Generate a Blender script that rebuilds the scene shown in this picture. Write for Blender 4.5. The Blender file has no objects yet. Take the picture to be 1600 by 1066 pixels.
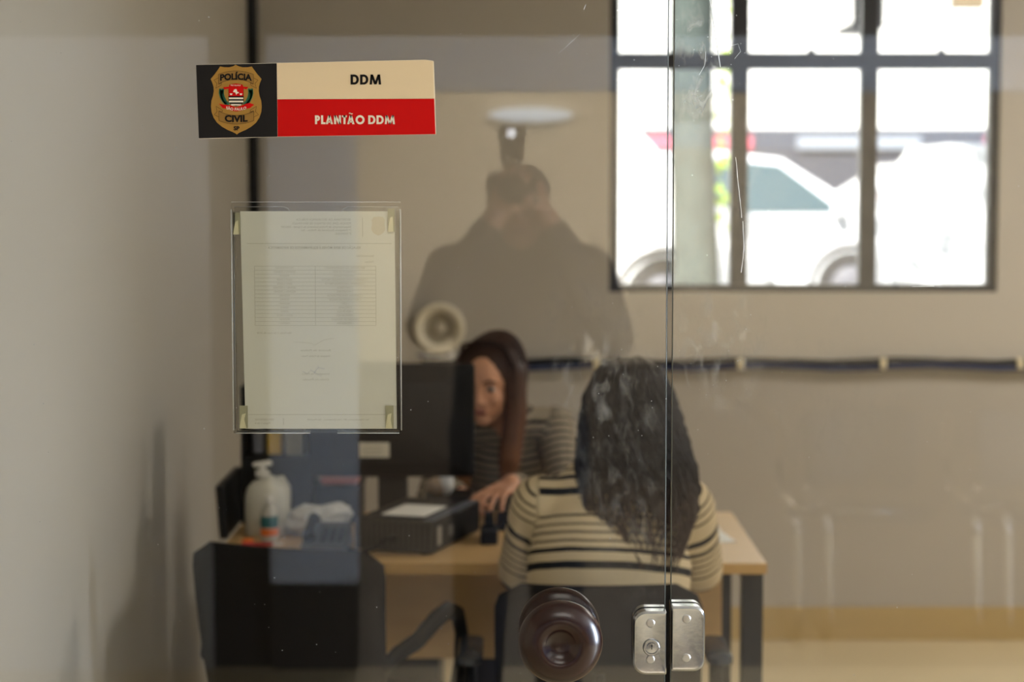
import bpy, bmesh, math, random
import numpy as np
from mathutils import Vector, Matrix, noise

random.seed(7)
S = bpy.context.scene
COL = S.collection

# ------------------------------------------------------------------ camera
cd = bpy.data.cameras.new('camera')
cam = bpy.data.objects.new('camera', cd)
COL.objects.link(cam)
cam.location = (0, 0, 1.62)
cam.rotation_euler = (math.radians(90 - 4.375), 0, 0)
cd.lens = 70.0
cd.sensor_width = 36.0
cd.clip_start = 0.05
cd.clip_end = 200
cd.dof.use_dof = True
cd.dof.focus_distance = 2.715
cd.dof.aperture_fstop = 3.9
S.camera = cam

# ------------------------------------------------------------------ world, sun, lamps, exposure
w = bpy.data.worlds.new('World')
S.world = w
w.use_nodes = True
wn = w.node_tree
bg = wn.nodes['Background']
sky = wn.nodes.new('ShaderNodeTexSky')
sky.sky_type = 'HOSEK_WILKIE'
sky.sun_direction = (-0.35, 0.15, 0.92)
sky.turbidity = 4.5
sky.ground_albedo = 0.4
wn.links.new(sky.outputs['Color'], bg.inputs['Color'])
bg.inputs['Strength'].default_value = 4.5

def sun(rot, strength, color):
    l = bpy.data.lights.new('sun', 'SUN')
    l.energy = strength; l.color = color; l.angle = 0.02
    o = bpy.data.objects.new('sun', l); COL.objects.link(o)
    o.rotation_euler = rot
sun((math.radians(38), math.radians(-22), 0), 24.0, (1.0, .96, .9))

def area(name, loc, rot, sx, sy, power, color):
    l = bpy.data.lights.new(name, 'AREA')
    l.shape = 'RECTANGLE'; l.size = sx; l.size_y = sy
    l.energy = power; l.color = color
    o = bpy.data.objects.new(name, l); COL.objects.link(o)
    o.location = loc; o.rotation_euler = rot
    return o
# the corridor's ceiling panel, the hall's ceiling panel, the office's ceiling panel
area('corridor_lamp', (0.35, 1.15, 2.84), (0, 0, 0), 1.2, .6, 19, (1.0, .96, .89))
area('hall_lamp', (0.5, -4.9, 2.84), (0, 0, 0), 2.4, .9, 330, (1.0, .95, .88))
area('office_lamp', (2.95, 5.5, 2.84), (0, 0, 0), 1.2, .6, 74, (1.0, .96, .91))
# added cool light aimed at the jamb and lintel
dl = area('jamb_fill', (4.15, 2.62, 1.5), (0, 0, 0), .9, 2.2, 850, (.72, .83, 1.0))
dl.rotation_euler = (Vector((-.5, -1.2, 1.4)) - Vector(dl.location)).to_track_quat('-Z', 'Y').to_euler()

vs = S.view_settings
vs.view_transform = 'Standard'
vs.look = 'None'
vs.exposure = -0.28
vs.gamma = 1.0
vs.use_curve_mapping = False

# ------------------------------------------------------------------ materials
MATS = {}
def principled(name):
    m = bpy.data.materials.new(name); m.use_nodes = True
    nt = m.node_tree
    return m, nt, nt.nodes['Principled BSDF']

def mat(name, col, rough=.5, metal=0, var=.08, scale=12, bump=0, spec=None, coat=0, emit=None, trans=0, bscale=None):
    if name in MATS: return MATS[name]
    m, nt, b = principled(name)
    N, L = nt.nodes, nt.links
    tc = N.new('ShaderNodeTexCoord')
    no = N.new('ShaderNodeTexNoise'); no.inputs['Scale'].default_value = scale; no.inputs['Detail'].default_value = 4
    L.new(tc.outputs['Object'], no.inputs['Vector'])
    mx = N.new('ShaderNodeMix'); mx.data_type = 'RGBA'
    c = Vector(col)
    mx.inputs['A'].default_value = (*[max(0, x * (1 - var)) for x in c], 1)
    mx.inputs['B'].default_value = (*[min(1, x * (1 + var)) for x in c], 1)
    L.new(no.outputs['Fac'], mx.inputs['Factor'])
    L.new(mx.outputs['Result'], b.inputs['Base Color'])
    b.inputs['Roughness'].default_value = rough
    b.inputs['Metallic'].default_value = metal
    if spec is not None: b.inputs['Specular IOR Level'].default_value = spec
    if coat: b.inputs['Coat Weight'].default_value = coat; b.inputs['Coat Roughness'].default_value = .05
    if trans: b.inputs['Transmission Weight'].default_value = trans
    if emit:
        b.inputs['Emission Color'].default_value = (*emit[:3], 1); b.inputs['Emission Strength'].default_value = emit[3]
    if bump:
        n2 = N.new('ShaderNodeTexNoise'); n2.inputs['Scale'].default_value = bscale or scale * 6; n2.inputs['Detail'].default_value = 5
        L.new(tc.outputs['Object'], n2.inputs['Vector'])
        bp = N.new('ShaderNodeBump'); bp.inputs['Strength'].default_value = bump; bp.inputs['Distance'].default_value = .01
        L.new(n2.outputs['Fac'], bp.inputs['Height']); L.new(bp.outputs['Normal'], b.inputs['Normal'])
    MATS[name] = m
    return m

def clear_glass(name, tint=(.97, .985, .975), smudges=(), refl=1.0):
    """thin clear sheet: Schlick reflection over straight transmission, with greasy smudges"""
    if name in MATS: return MATS[name]
    m = bpy.data.materials.new(name); m.use_nodes = True
    nt = m.node_tree; N, L = nt.nodes, nt.links
    for n in list(N): N.remove(n)
    out = N.new('ShaderNodeOutputMaterial')
    tr = N.new('ShaderNodeBsdfTransparent'); tr.inputs['Color'].default_value = (*tint, 1)
    gl = N.new('ShaderNodeBsdfGlossy'); gl.inputs['Roughness'].default_value = 0.0
    lw = N.new('ShaderNodeLayerWeight'); lw.inputs['Blend'].default_value = .5
    pw = N.new('ShaderNodeMath'); pw.operation = 'POWER'; pw.inputs[1].default_value = 5
    L.new(lw.outputs['Facing'], pw.inputs[0])
    ma = N.new('ShaderNodeMath'); ma.operation = 'MULTIPLY_ADD'
    ma.inputs[1].default_value = .95; ma.inputs[2].default_value = .043 * refl
    L.new(pw.outputs[0], ma.inputs[0])
    mx = N.new('ShaderNodeMixShader')
    L.new(ma.outputs[0], mx.inputs[0]); L.new(tr.outputs[0], mx.inputs[1]); L.new(gl.outputs[0], mx.inputs[2])
    last = mx
    if smudges:
        tc = N.new('ShaderNodeTexCoord')
        n1 = N.new('ShaderNodeTexNoise'); n1.inputs['Scale'].default_value = 62; n1.inputs['Detail'].default_value = 5; n1.inputs['Distortion'].default_value = .8
        mp = N.new('ShaderNodeMapping'); mp.inputs['Scale'].default_value = (1, 1, .55)
        L.new(tc.outputs['Object'], mp.inputs['Vector']); L.new(mp.outputs[0], n1.inputs['Vector'])
        r1 = N.new('ShaderNodeMapRange'); r1.inputs['From Min'].default_value = .52; r1.inputs['From Max'].default_value = .72
        L.new(n1.outputs['Fac'], r1.inputs['Value'])
        acc = None
        for (x, z, rx, rz, amt) in smudges:
            sub = N.new('ShaderNodeVectorMath'); sub.operation = 'SUBTRACT'; sub.inputs[1].default_value = (x, 2.7, z)
            L.new(tc.outputs['Object'], sub.inputs[0])
            sc = N.new('ShaderNodeVectorMath'); sc.operation = 'MULTIPLY'; sc.inputs[1].default_value = (1 / rx, 0, 1 / rz)
            L.new(sub.outputs[0], sc.inputs[0])
            ln = N.new('ShaderNodeVectorMath'); ln.operation = 'LENGTH'; L.new(sc.outputs[0], ln.inputs[0])
            mr = N.new('ShaderNodeMapRange'); mr.interpolation_type = 'SMOOTHSTEP'
            mr.inputs['From Min'].default_value = 1; mr.inputs['From Max'].default_value = .15
            mr.inputs['To Min'].default_value = 0; mr.inputs['To Max'].default_value = amt
            L.new(ln.outputs['Value'], mr.inputs['Value'])
            if acc is None: acc = mr.outputs[0]
            else:
                a = N.new('ShaderNodeMath'); a.operation = 'MAXIMUM'
                L.new(acc, a.inputs[0]); L.new(mr.outputs[0], a.inputs[1]); acc = a.outputs[0]
        mu = N.new('ShaderNodeMath'); mu.operation = 'MULTIPLY'; L.new(acc, mu.inputs[0]); L.new(r1.outputs[0], mu.inputs[1])
        df = N.new('ShaderNodeBsdfDiffuse'); df.inputs['Color'].default_value = (.8, .85, .9, 1)
        tl = N.new('ShaderNodeBsdfTranslucent'); tl.inputs['Color'].default_value = (.8, .85, .9, 1)
        md = N.new('ShaderNodeMixShader'); md.inputs[0].default_value = .4
        L.new(df.outputs[0], md.inputs[1]); L.new(tl.outputs[0], md.inputs[2])
        mf = N.new('ShaderNodeMixShader')
        L.new(mu.outputs[0], mf.inputs[0]); L.new(mx.outputs[0], mf.inputs[1]); L.new(md.outputs[0], mf.inputs[2])
        last = mf
    L.new(last.outputs[0], out.inputs['Surface'])
    MATS[name] = m
    return m

def attr_stripes(name, attr, stops, period, base, dark, rough=.9):
    """knitted stripes along a stored coordinate; stops = dark intervals within one period"""
    m, nt, b = principled(name)
    N, L = nt.nodes, nt.links
    at = N.new('ShaderNodeAttribute'); at.attribute_name = attr
    no = N.new('ShaderNodeTexNoise'); no.inputs['Scale'].default_value = 14
    tc = N.new('ShaderNodeTexCoord'); L.new(tc.outputs['Object'], no.inputs['Vector'])
    ad = N.new('ShaderNodeMath'); ad.operation = 'MULTIPLY_ADD'; ad.inputs[1].default_value = .006
    L.new(no.outputs['Fac'], ad.inputs[0]); L.new(at.outputs['Fac'], ad.inputs[2])
    md = N.new('ShaderNodeMath'); md.operation = 'FLOORED_MODULO'; md.inputs[1].default_value = period
    L.new(ad.outputs[0], md.inputs[0])
    dv = N.new('ShaderNodeMath'); dv.operation = 'DIVIDE'; dv.inputs[1].default_value = period
    L.new(md.outputs[0], dv.inputs[0])
    cr = N.new('ShaderNodeValToRGB'); cr.color_ramp.interpolation = 'CONSTANT'
    els = cr.color_ramp.elements
    els[0].position = 0; els[0].color = (*base, 1)
    els[1].position = stops[0][0]; els[1].color = (*dark, 1)
    first = True
    for a, z in stops:
        if not first:
            e = els.new(a); e.color = (*dark, 1)
        first = False
        e = els.new(z); e.color = (*base, 1)
    L.new(dv.outputs[0], cr.inputs['Fac'])
    L.new(cr.outputs['Color'], b.inputs['Base Color'])
    b.inputs['Roughness'].default_value = rough
    b.inputs['Specular IOR Level'].default_value = .15
    n2 = N.new('ShaderNodeTexNoise'); n2.inputs['Scale'].default_value = 220
    L.new(tc.outputs['Object'], n2.inputs['Vector'])
    bp = N.new('ShaderNodeBump'); bp.inputs['Strength'].default_value = .4; bp.inputs['Distance'].default_value = .004
    L.new(n2.outputs['Fac'], bp.inputs['Height']); L.new(bp.outputs['Normal'], b.inputs['Normal'])
    return m

def hair_mat(name, top, tip, z0, z1):
    m, nt, b = principled(name)
    N, L = nt.nodes, nt.links
    tc = N.new('ShaderNodeTexCoord'); sx = N.new('ShaderNodeSeparateXYZ'); L.new(tc.outputs['Object'], sx.inputs[0])
    no = N.new('ShaderNodeTexNoise'); no.inputs['Scale'].default_value = 30; L.new(tc.outputs['Object'], no.inputs['Vector'])
    mr = N.new('ShaderNodeMapRange'); mr.inputs['From Min'].default_value = z0; mr.inputs['From Max'].default_value = z1
    ad = N.new('ShaderNodeMath'); ad.operation = 'MULTIPLY_ADD'; ad.inputs[1].default_value = .12
    L.new(no.outputs['Fac'], ad.inputs[0]); L.new(sx.outputs['Z'], ad.inputs[2]); L.new(ad.outputs[0], mr.inputs['Value'])
    mx = N.new('ShaderNodeMix'); mx.data_type = 'RGBA'
    mx.inputs['A'].default_value = (*tip, 1); mx.inputs['B'].default_value = (*top, 1)
    L.new(mr.outputs[0], mx.inputs['Factor']); L.new(mx.outputs['Result'], b.inputs['Base Color'])
    b.inputs['Roughness'].default_value = .5
    b.inputs['Specular IOR Level'].default_value = .25
    return m

def wood_mat(name, c1, c2, rough=.4):
    m, nt, b = principled(name)
    N, L = nt.nodes, nt.links
    tc = N.new('ShaderNodeTexCoord'); mp = N.new('ShaderNodeMapping'); mp.inputs['Scale'].default_value = (1.2, 14, 14)
    L.new(tc.outputs['Object'], mp.inputs['Vector'])
    no = N.new('ShaderNodeTexNoise'); no.inputs['Scale'].default_value = 3; no.inputs['Detail'].default_value = 6
    L.new(mp.outputs[0], no.inputs['Vector'])
    mx = N.new('ShaderNodeMix'); mx.data_type = 'RGBA'
    mx.inputs['A'].default_value = (*c1, 1); mx.inputs['B'].default_value = (*c2, 1)
    L.new(no.outputs['Fac'], mx.inputs['Factor']); L.new(mx.outputs['Result'], b.inputs['Base Color'])
    b.inputs['Roughness'].default_value = rough
    return m

def srgb(r, g, b):
    f = lambda c: ((c / 255 + .055) / 1.055) ** 2.4 if c > 10.3 else c / 255 / 12.92
    return (f(r), f(g), f(b))

# ------------------------------------------------------------------ mesh builder
WLOC = {}
class MB:
    def __init__(s): s.v = []; s.f = []; s.mi = []; s.m = 0
    def add(s, vs, fs):
        o = len(s.v); s.v += [tuple(x) for x in vs]
        for f in fs: s.f.append(tuple(i + o for i in f)); s.mi.append(s.m)
        return s
    def box(s, lo, hi, M=None):
        (a, b, c), (d, e, f) = lo, hi
        vs = [(a, b, c), (d, b, c), (d, e, c), (a, e, c), (a, b, f), (d, b, f), (d, e, f), (a, e, f)]
        if M is not None: vs = [M @ Vector(x) for x in vs]
        return s.add(vs, [(3, 2, 1, 0), (4, 5, 6, 7), (0, 1, 5, 4), (1, 2, 6, 5), (2, 3, 7, 6), (3, 0, 4, 7)])
    def prism(s, poly, plane, a, b, holes=None):
        """poly 2d list; plane 'xz' extrudes along y from a to b, 'xy' along z, 'yz' along x"""
        n = len(poly)
        P = {'xz': lambda p, t: (p[0], t, p[1]), 'xy': lambda p, t: (p[0], p[1], t), 'yz': lambda p, t: (t, p[0], p[1])}[plane]
        vs = [P(p, a) for p in poly] + [P(p, b) for p in poly]
        fs = [tuple(range(n - 1, -1, -1)), tuple(range(n, 2 * n))] + [(i, (i + 1) % n, n + (i + 1) % n, n + i) for i in range(n)]
        return s.add(vs, fs)
    def rings(s, rs, cap=True):
        n = len(rs[0]); vs = [p for r in rs for p in r]; fs = []
        for k in range(len(rs) - 1):
            for i in range(n):
                j = (i + 1) % n
                fs.append((k * n + i, k * n + j, (k + 1) * n + j, (k + 1) * n + i))
        if cap: fs += [tuple(range(n - 1, -1, -1)), tuple((len(rs) - 1) * n + i for i in range(n))]
        return s.add(vs, fs)
    def lathe(s, prof, c, axis='z', n=32, M=None, cap=True):
        """prof [(r, h)]"""
        rs = []
        for r, h in prof:
            ring = []
            for i in range(n):
                t = 2 * math.pi * i / n; u, v = r * math.cos(t), r * math.sin(t)
                p = {'z': (u, v, h), 'y': (v, h, u), 'x': (h, u, v)}[axis]
                if M is not None: p = M @ Vector(p)
                ring.append((p[0] + c[0], p[1] + c[1], p[2] + c[2]))
            rs.append(ring)
        return s.rings(rs, cap)
    def tube(s, pts, r, n=8, flat=1.0, side=None):
        pts = [Vector(p) for p in pts]; k = len(pts)
        rr = r if isinstance(r, (list, tuple)) else [r] * k
        rs = []; up = None
        for i, p in enumerate(pts):
            d = (pts[min(i + 1, k - 1)] - pts[max(i - 1, 0)]).normalized()
            if side is not None:
                a = Vector(side); a = (a - d * a.dot(d)).normalized()
            else:
                if up is None: up = Vector((0, 0, 1)) if abs(d.z) < .9 else Vector((1, 0, 0))
                a = (up - d * up.dot(d)).normalized(); up = a
            b = d.cross(a)
            rs.append([p + (a * math.cos(2 * math.pi * j / n) + b * math.sin(2 * math.pi * j / n) * flat) * rr[i] for j in range(n)])
        return s.rings(rs)
    def cone(s, p0, p1, r0, r1, n=16, flat=1.0, side=None):
        """rounded tapered limb; flat scales the cross axis, side gives the wide direction"""
        p0, p1 = Vector(p0), Vector(p1); d = p1 - p0; l = d.length; d = d / l
        a = Vector(side) if side is not None else (Vector((1, 0, 0)) if abs(d.x) < .8 else Vector((0, 1, 0)))
        a = (a - d * a.dot(d)).normalized(); b = d.cross(a)
        rs = []
        for q in (80, 55, 30, 0):
            q = math.radians(q); rs.append((p0 - d * r0 * math.sin(q), r0 * math.cos(q)))
        for q in (0, 30, 55, 80):
            q = math.radians(q); rs.append((p1 + d * r1 * math.sin(q), r1 * math.cos(q)))
        return s.rings([[c + (a * math.cos(2 * math.pi * j / n) + b * flat * math.sin(2 * math.pi * j / n)) * r for j in range(n)] for c, r in rs])
    def ell(s, c, r, n=20, M=None):
        rs = []
        k = n // 2
        for i in range(1, k):
            t = math.pi * i / k
            ring = []
            for j in range(n):
                q = 2 * math.pi * j / n
                p = Vector((r[0] * math.sin(t) * math.cos(q), r[1] * math.sin(t) * math.sin(q), -r[2] * math.cos(t)))
                if M is not None: p = M @ p
                ring.append(p + Vector(c))
            rs.append(ring)
        return s.rings(rs)
    def mesh(s, name, mats):
        me = bpy.data.meshes.new(name)
        me.from_pydata(s.v, [], s.f)
        for m in (mats if isinstance(mats, (list, tuple)) else [mats]): me.materials.append(m)
        for i, p in enumerate(me.polygons): p.material_index = s.mi[i]
        bm = bmesh.new(); bm.from_mesh(me); bmesh.ops.recalc_face_normals(bm, faces=bm.faces); bm.to_mesh(me); bm.free()
        me.update()
        return me
    def build(s, name, mats, parent=None, smooth=False, bevel=0, seg=2, **tags):
        return link(name, s.mesh(name, mats), parent, smooth, bevel, seg, **tags)

def link(name, me, parent=None, smooth=False, bevel=0, seg=2, label=None, cat=None, group=None, kind=None):
    o = bpy.data.objects.new(name, me); COL.objects.link(o)
    if parent is not None:
        o.parent = parent
        o.matrix_parent_inverse = WLOC.get(parent.name, Matrix()).inverted()
    if smooth:
        for p in me.polygons: p.use_smooth = True
        if smooth == 'angle':
            try: me.set_sharp_from_angle(angle=math.radians(40))
            except Exception: pass
    if bevel:
        b = o.modifiers.new('bevel', 'BEVEL'); b.width = bevel; b.segments = seg; b.limit_method = 'ANGLE'; b.angle_limit = math.radians(40)
        try: b.harden_normals = False
        except Exception: pass
    tag(o, label, cat, group, kind)
    return o

def tag(o, label=None, cat=None, group=None, kind=None):
    if label: o['label'] = label
    if cat: o['category'] = cat
    if group: o['group'] = group
    if kind: o['kind'] = kind
    return o

def empty(name, loc, label, cat, group=None, rz=0, local=False):
    """root of a thing; parts are given in world coordinates, or in its own when local"""
    o = bpy.data.objects.new(name, None); COL.objects.link(o)
    o.location = loc; o.rotation_euler = (0, 0, rz)
    o.empty_display_size = .05
    if not local: WLOC[o.name] = Matrix.Translation(loc) @ Matrix.Rotation(rz, 4, 'Z')
    tag(o, label, cat, group)
    return o

def remesh(mb, voxel, smooth_it=6, mats=None, name='body'):
    """fuse overlapping solids into one continuous skin"""
    me = mb.mesh(name, mats)
    o = bpy.data.objects.new('tmp', me); COL.objects.link(o)
    r = o.modifiers.new('r', 'REMESH'); r.mode = 'VOXEL'; r.voxel_size = voxel; r.use_smooth_shade = True
    sm = o.modifiers.new('s', 'SMOOTH'); sm.factor = .5; sm.iterations = smooth_it
    dg = bpy.context.evaluated_depsgraph_get(); dg.update()
    ev = o.evaluated_get(dg)
    out = bpy.data.meshes.new_from_object(ev)
    out.name = name
    bpy.data.objects.remove(o)
    out.materials.clear()
    for m in (mats if isinstance(mats, (list, tuple)) else [mats]): out.materials.append(m)
    for p in out.polygons: p.material_index = 0; p.use_smooth = True
    return out

def text_mesh(txt, size, bold=0.0, align='CENTER', sx=1.0, space=1.0):
    cu = bpy.data.curves.new('txt', 'FONT'); cu.body = txt; cu.size = size; cu.align_x = align; cu.align_y = 'CENTER'
    cu.offset = bold * size; cu.resolution_u = 4; cu.space_character = space
    o = bpy.data.objects.new('txt', cu); COL.objects.link(o)
    dg = bpy.context.evaluated_depsgraph_get(); dg.update()
    me = bpy.data.meshes.new_from_object(o.evaluated_get(dg))
    bpy.data.objects.remove(o)
    return [(v.co.x * sx, v.co.y) for v in me.vertices], [tuple(p.vertices) for p in me.polygons]

def put_text(mb, txt, size, x, z, y, **kw):
    """flat lettering in the xz plane at depth y"""
    warp = kw.pop('warp', None); mirror = kw.pop('mirror', False)
    vs, fs = text_mesh(txt, size, **kw)
    out = []
    for a, b in vs:
        if mirror: a = -a
        if warp: b += warp(a)
        out.append((x + a, y, z + b))
    mb.add(out, fs)

# ------------------------------------------------------------------ palette
M_wall = mat('painted plaster', srgb(182, 174, 162), .75, var=.05, scale=1.4, bump=.05, bscale=60)
M_wall_l = mat('pale plaster', srgb(180, 173, 160), .75, var=.03, scale=1.2, bump=.04, bscale=60)
M_ceil = mat('ceiling paint', srgb(205, 198, 185), .85, var=.03)
M_floor = mat('tan floor', srgb(212, 194, 156), .38, var=.05, scale=3)
M_base = mat('tan skirting', srgb(186, 160, 108), .5, var=.05, scale=4)
M_black = mat('black steel', srgb(26, 26, 28), .45, var=.1, spec=.25)
M_frame = mat('window steel', srgb(40, 40, 44), .4, var=.1)
M_dplastic = mat('black plastic', srgb(17, 17, 18), .5, var=.12, scale=30, spec=.2)
M_mesh = mat('black fabric', srgb(24, 21, 19), .9, spec=.1, var=.15, scale=60, bump=.2, bscale=400)
M_grey = mat('grey plastic', srgb(70, 72, 76), .4, var=.1)
M_white = mat('white plastic', srgb(225, 222, 214), .4, var=.04)
M_paper = mat('white paper', srgb(238, 236, 230), .8, var=.02)
M_chrome = mat('chrome', (.42, .43, .45), .22, 1.0, var=.06, scale=40, bump=.03, bscale=90)
M_steel = mat('brushed steel', (.5, .5, .5), .3, 1.0, var=.1, scale=60)
M_dark = mat('keyway dark', (.01, .01, .01), .6)
M_wood = wood_mat('pale wood', srgb(214, 178, 122), srgb(196, 158, 104))
M_woodf = wood_mat('wood edge', srgb(205, 164, 98), srgb(190, 148, 84))
M_orange = mat('orange plastic', srgb(226, 110, 30), .5)
M_teal = mat('teal label', srgb(20, 92, 96), .5)
M_red = mat('red plastic', srgb(170, 40, 44), .5)
M_pink = mat('pink plastic', srgb(226, 60, 120), .5)
M_rose = mat('rose fabric', srgb(196, 130, 126), .8, bump=.2)
M_yellow = mat('yellow card', srgb(214, 176, 60), .6)
M_skin = mat('skin', srgb(206, 150, 116), .5, var=.06, scale=18, bump=.05)
M_skin2 = mat('light skin', srgb(214, 166, 134), .5, var=.05, scale=18)

# ------------------------------------------------------------------ the setting
GY0, GY1 = 2.700, 2.710
WY = 7.07
def structure(name, mb, m, label, parent=None, bevel=0):
    return mb.build(name, m, parent, bevel=bevel, label=label, kind='structure')

structure('floor', MB().box((-.93, -1.25, -.08), (3.6, WY, 0)).box((-3.4, -1.25, -.08), (-.93, 2.7, 0)).box((3.6, -1.25, -.08), (4.6, 2.7, 0)), M_floor, 'glossy tan floor of the office and corridor')
structure('floor_hall', MB().box((-3.4, -6.4, -.08), (4.6, -1.25, 0)), mat('dark hall tile', srgb(74, 64, 54), .5, var=.08, scale=3), 'dark brown floor of the hall behind the photographer')
structure('ceiling', MB().box((-.93, 2.7, 2.9), (3.6, WY, 3.0)).box((-3.4, -6.4, 2.9), (4.6, 2.7, 3.0)), M_ceil, 'pale painted ceiling')
structure('wall_left', MB().box((-1.05, 2.7, 0), (-.93, WY + .15, 2.9)), M_wall_l, 'pale plaster side wall of the office')
structure('wall_right', MB().box((3.6, 2.7, 0), (3.72, WY + .15, 2.9)), M_wall_l, 'office side wall beyond the desk')
wx0, wx1, wz0, wz1 = .345, 1.724, 1.253, 2.62
structure('wall_back', MB().box((-.93, WY, 0), (wx0, WY + .15, 2.9)).box((wx1, WY, 0), (3.6, WY + .15, 2.9))
          .box((wx0, WY, 0), (wx1, WY + .15, wz0)).box((wx0, WY, wz1), (wx1, WY + .15, 2.9)), M_wall, 'taupe plaster back wall around the window')
structure('baseboard_back', MB().box((-.93, WY - .014, 0), (3.6, WY, .121)), M_base, 'tan skirting along the back wall', bevel=.003)
# corridor end walls and the hall seen in the reflection
M_cold = mat('cool white paint', srgb(220, 226, 238), .6, var=.03)
M_umber = mat('dark brown strips', srgb(52, 46, 40), .7, var=.1)  # plain dark brown for the strips around the hall opening
M_hall = mat('cream hall paint', srgb(226, 210, 180), .8, var=.04, scale=2)
structure('wall_corridor', MB().box((-3.4, -1.3, 0), (-1.01, -1.2, 2.12)), M_cold, 'cool white corridor wall')
structure('trim_1', MB().box((-1.01, -1.32, 0), (-.81, -1.25, 2.9)).box((-3.4, -1.32, 2.12), (4.6, -1.22, 2.9)).box((-.81, -1.3, 0), (-.52, -1.21, .30)), M_umber, 'dark brown strips above the hall opening')
structure('trim_2', MB().box((-.81, -1.28, .30), (-.52, -1.18, 2.12)).box((-.52, -1.28, 1.94), (4.6, -1.18, 2.12)), M_cold, 'cool white jamb and lintel of the hall opening', bevel=.004)
structure('wall_hall', MB().box((-3.4, -6.4, 0), (4.6, -6.3, 2.9)).box((-3.5, -6.4, 0), (-3.4, 2.7, 2.9)).box((4.6, -6.4, 0), (4.7, -1.3, 2.9)), M_hall, 'cream walls of the hall behind the photographer')
structure('trim_4', MB().box((-3.4, -6.3, 0), (4.6, -6.27, .605)), mat('dimming band', srgb(112, 100, 86), .6, var=.06), 'brown wainscot added along the lower hall wall')  # band added to dim the lower hall wall's reflection in the glass
structure('wall_front', MB().box((-3.4, 2.7, 0), (-1.05, 2.8, 2.9)).box((3.72, 2.7, 0), (4.7, 2.8, 2.9)), M_wall_l, 'corridor side of the office partition')

# window
win = MB()
fz = lambda a, b, c, d: win.box((a, WY + .01, c), (b, WY + .065, d))
fz(wx0, .379, wz0, wz1); fz(1.690, wx1, wz0, wz1); fz(.379, 1.690, wz0, 1.281); fz(.379, 1.690, wz1 - .03, wz1)
fz(.774, .837, 1.281, wz1); fz(1.234, 1.295, 1.281, wz1)
win.box((.379, WY + .005, 2.041), (1.690, WY + .07, 2.099))
W1 = structure('window_1', win, M_frame, 'black steel grid window in the back wall', bevel=.004)
for (a, b) in ((.379, .774), (.837, 1.234), (1.295, 1.690)):
    MB().box((a, WY + .035, 1.281), (b, WY + .039, 2.041)).build('pane', clear_glass('window glass', (.97, .98, .98)), W1)
    MB().box((a, WY + .035, 2.099), (b, WY + .039, wz1 - .03)).build('pane', clear_glass('window glass'), W1)
    xm = (a + b) / 2 + .02
    MB().box((xm - .012, WY - .002, 2.085), (xm + .012, WY + .012, 2.112)).build('latch', M_frame, W1, bevel=.003)

# ------------------------------------------------------------------ glass leaves of the entrance
SMUDGE_L = [(.13, 1.36, .12, .16, .14), (.15, 1.20, .10, .13, .11), (.09, 1.45, .07, .06, .10), (.17, 1.07, .05, .05, .05), (.19, 1.72, .03, .10, .03)]
SMUDGE_R = [(.28, 1.40, .10, .12, .2), (.25, 1.78, .045, .13, .6), (.31, 1.62, .05, .14, .10), (.40, 1.34, .18, .14, .05), (.25, 1.5, .03, .2, .12)]
M_gl = clear_glass('door glass', (.985, .99, .985), SMUDGE_L)
M_gr = clear_glass('side glass', (.985, .99, .985), SMUDGE_R)
def edge_mat():
    m, nt, b = principled('polished glass edge')
    b.inputs['Base Color'].default_value = (.10, .11, .105, 1); b.inputs['Roughness'].default_value = .15
    b.inputs['Specular IOR Level'].default_value = .8
    return m
M_edge = edge_mat()
def leaf(name, x0, x1, m, label, edge_sides):
    mb = MB(); c = .0012
    mb.m = 0
    mb.add([(x0 + c, GY0, .01), (x1 - c, GY0, .01), (x1 - c, GY0, 2.6), (x0 + c, GY0, 2.6)], [(0, 1, 2, 3)])
    mb.add([(x0 + c, GY1, .01), (x1 - c, GY1, .01), (x1 - c, GY1, 2.6), (x0 + c, GY1, 2.6)], [(3, 2, 1, 0)])
    mb.m = 1
    for x, s in ((x0, 1), (x1, -1)):
        xs = [(x + s * c, GY0), (x, GY0 + c), (x, GY1 - c), (x + s * c, GY1)]
        for (xa, ya), (xb, yb) in zip(xs, xs[1:]):
            mb.add([(xa, ya, .01), (xb, yb, .01), (xb, yb, 2.6), (xa, ya, 2.6)], [(0, 1, 2, 3)])
    for z in (.01, 2.6):
        mb.add([(x0 + c, GY0, z), (x1 - c, GY0, z), (x1 - c, GY1, z), (x0 + c, GY1, z)], [(0, 1, 2, 3)])
    me = bpy.data.meshes.new(name); me.from_pydata(mb.v, [], mb.f)
    me.materials.append(m); me.materials.append(M_edge)
    for i, p in enumerate(me.polygons): p.material_index = mb.mi[i]
    return link(name, me, label=label, kind='structure')
D1 = leaf('door_1', -.925, .2112, M_gl, 'frameless glass door leaf with sign, notice and round knob', 'r')
D2 = leaf('door_2', .2178, 3.6, M_gr, 'frameless fixed glass leaf with steel strike plate', 'l')
structure('trim_3', MB().box((-.93, 2.69, 2.6), (3.6, 2.72, 2.9)), M_wall_l, 'plaster header over the glass partition')

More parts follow.
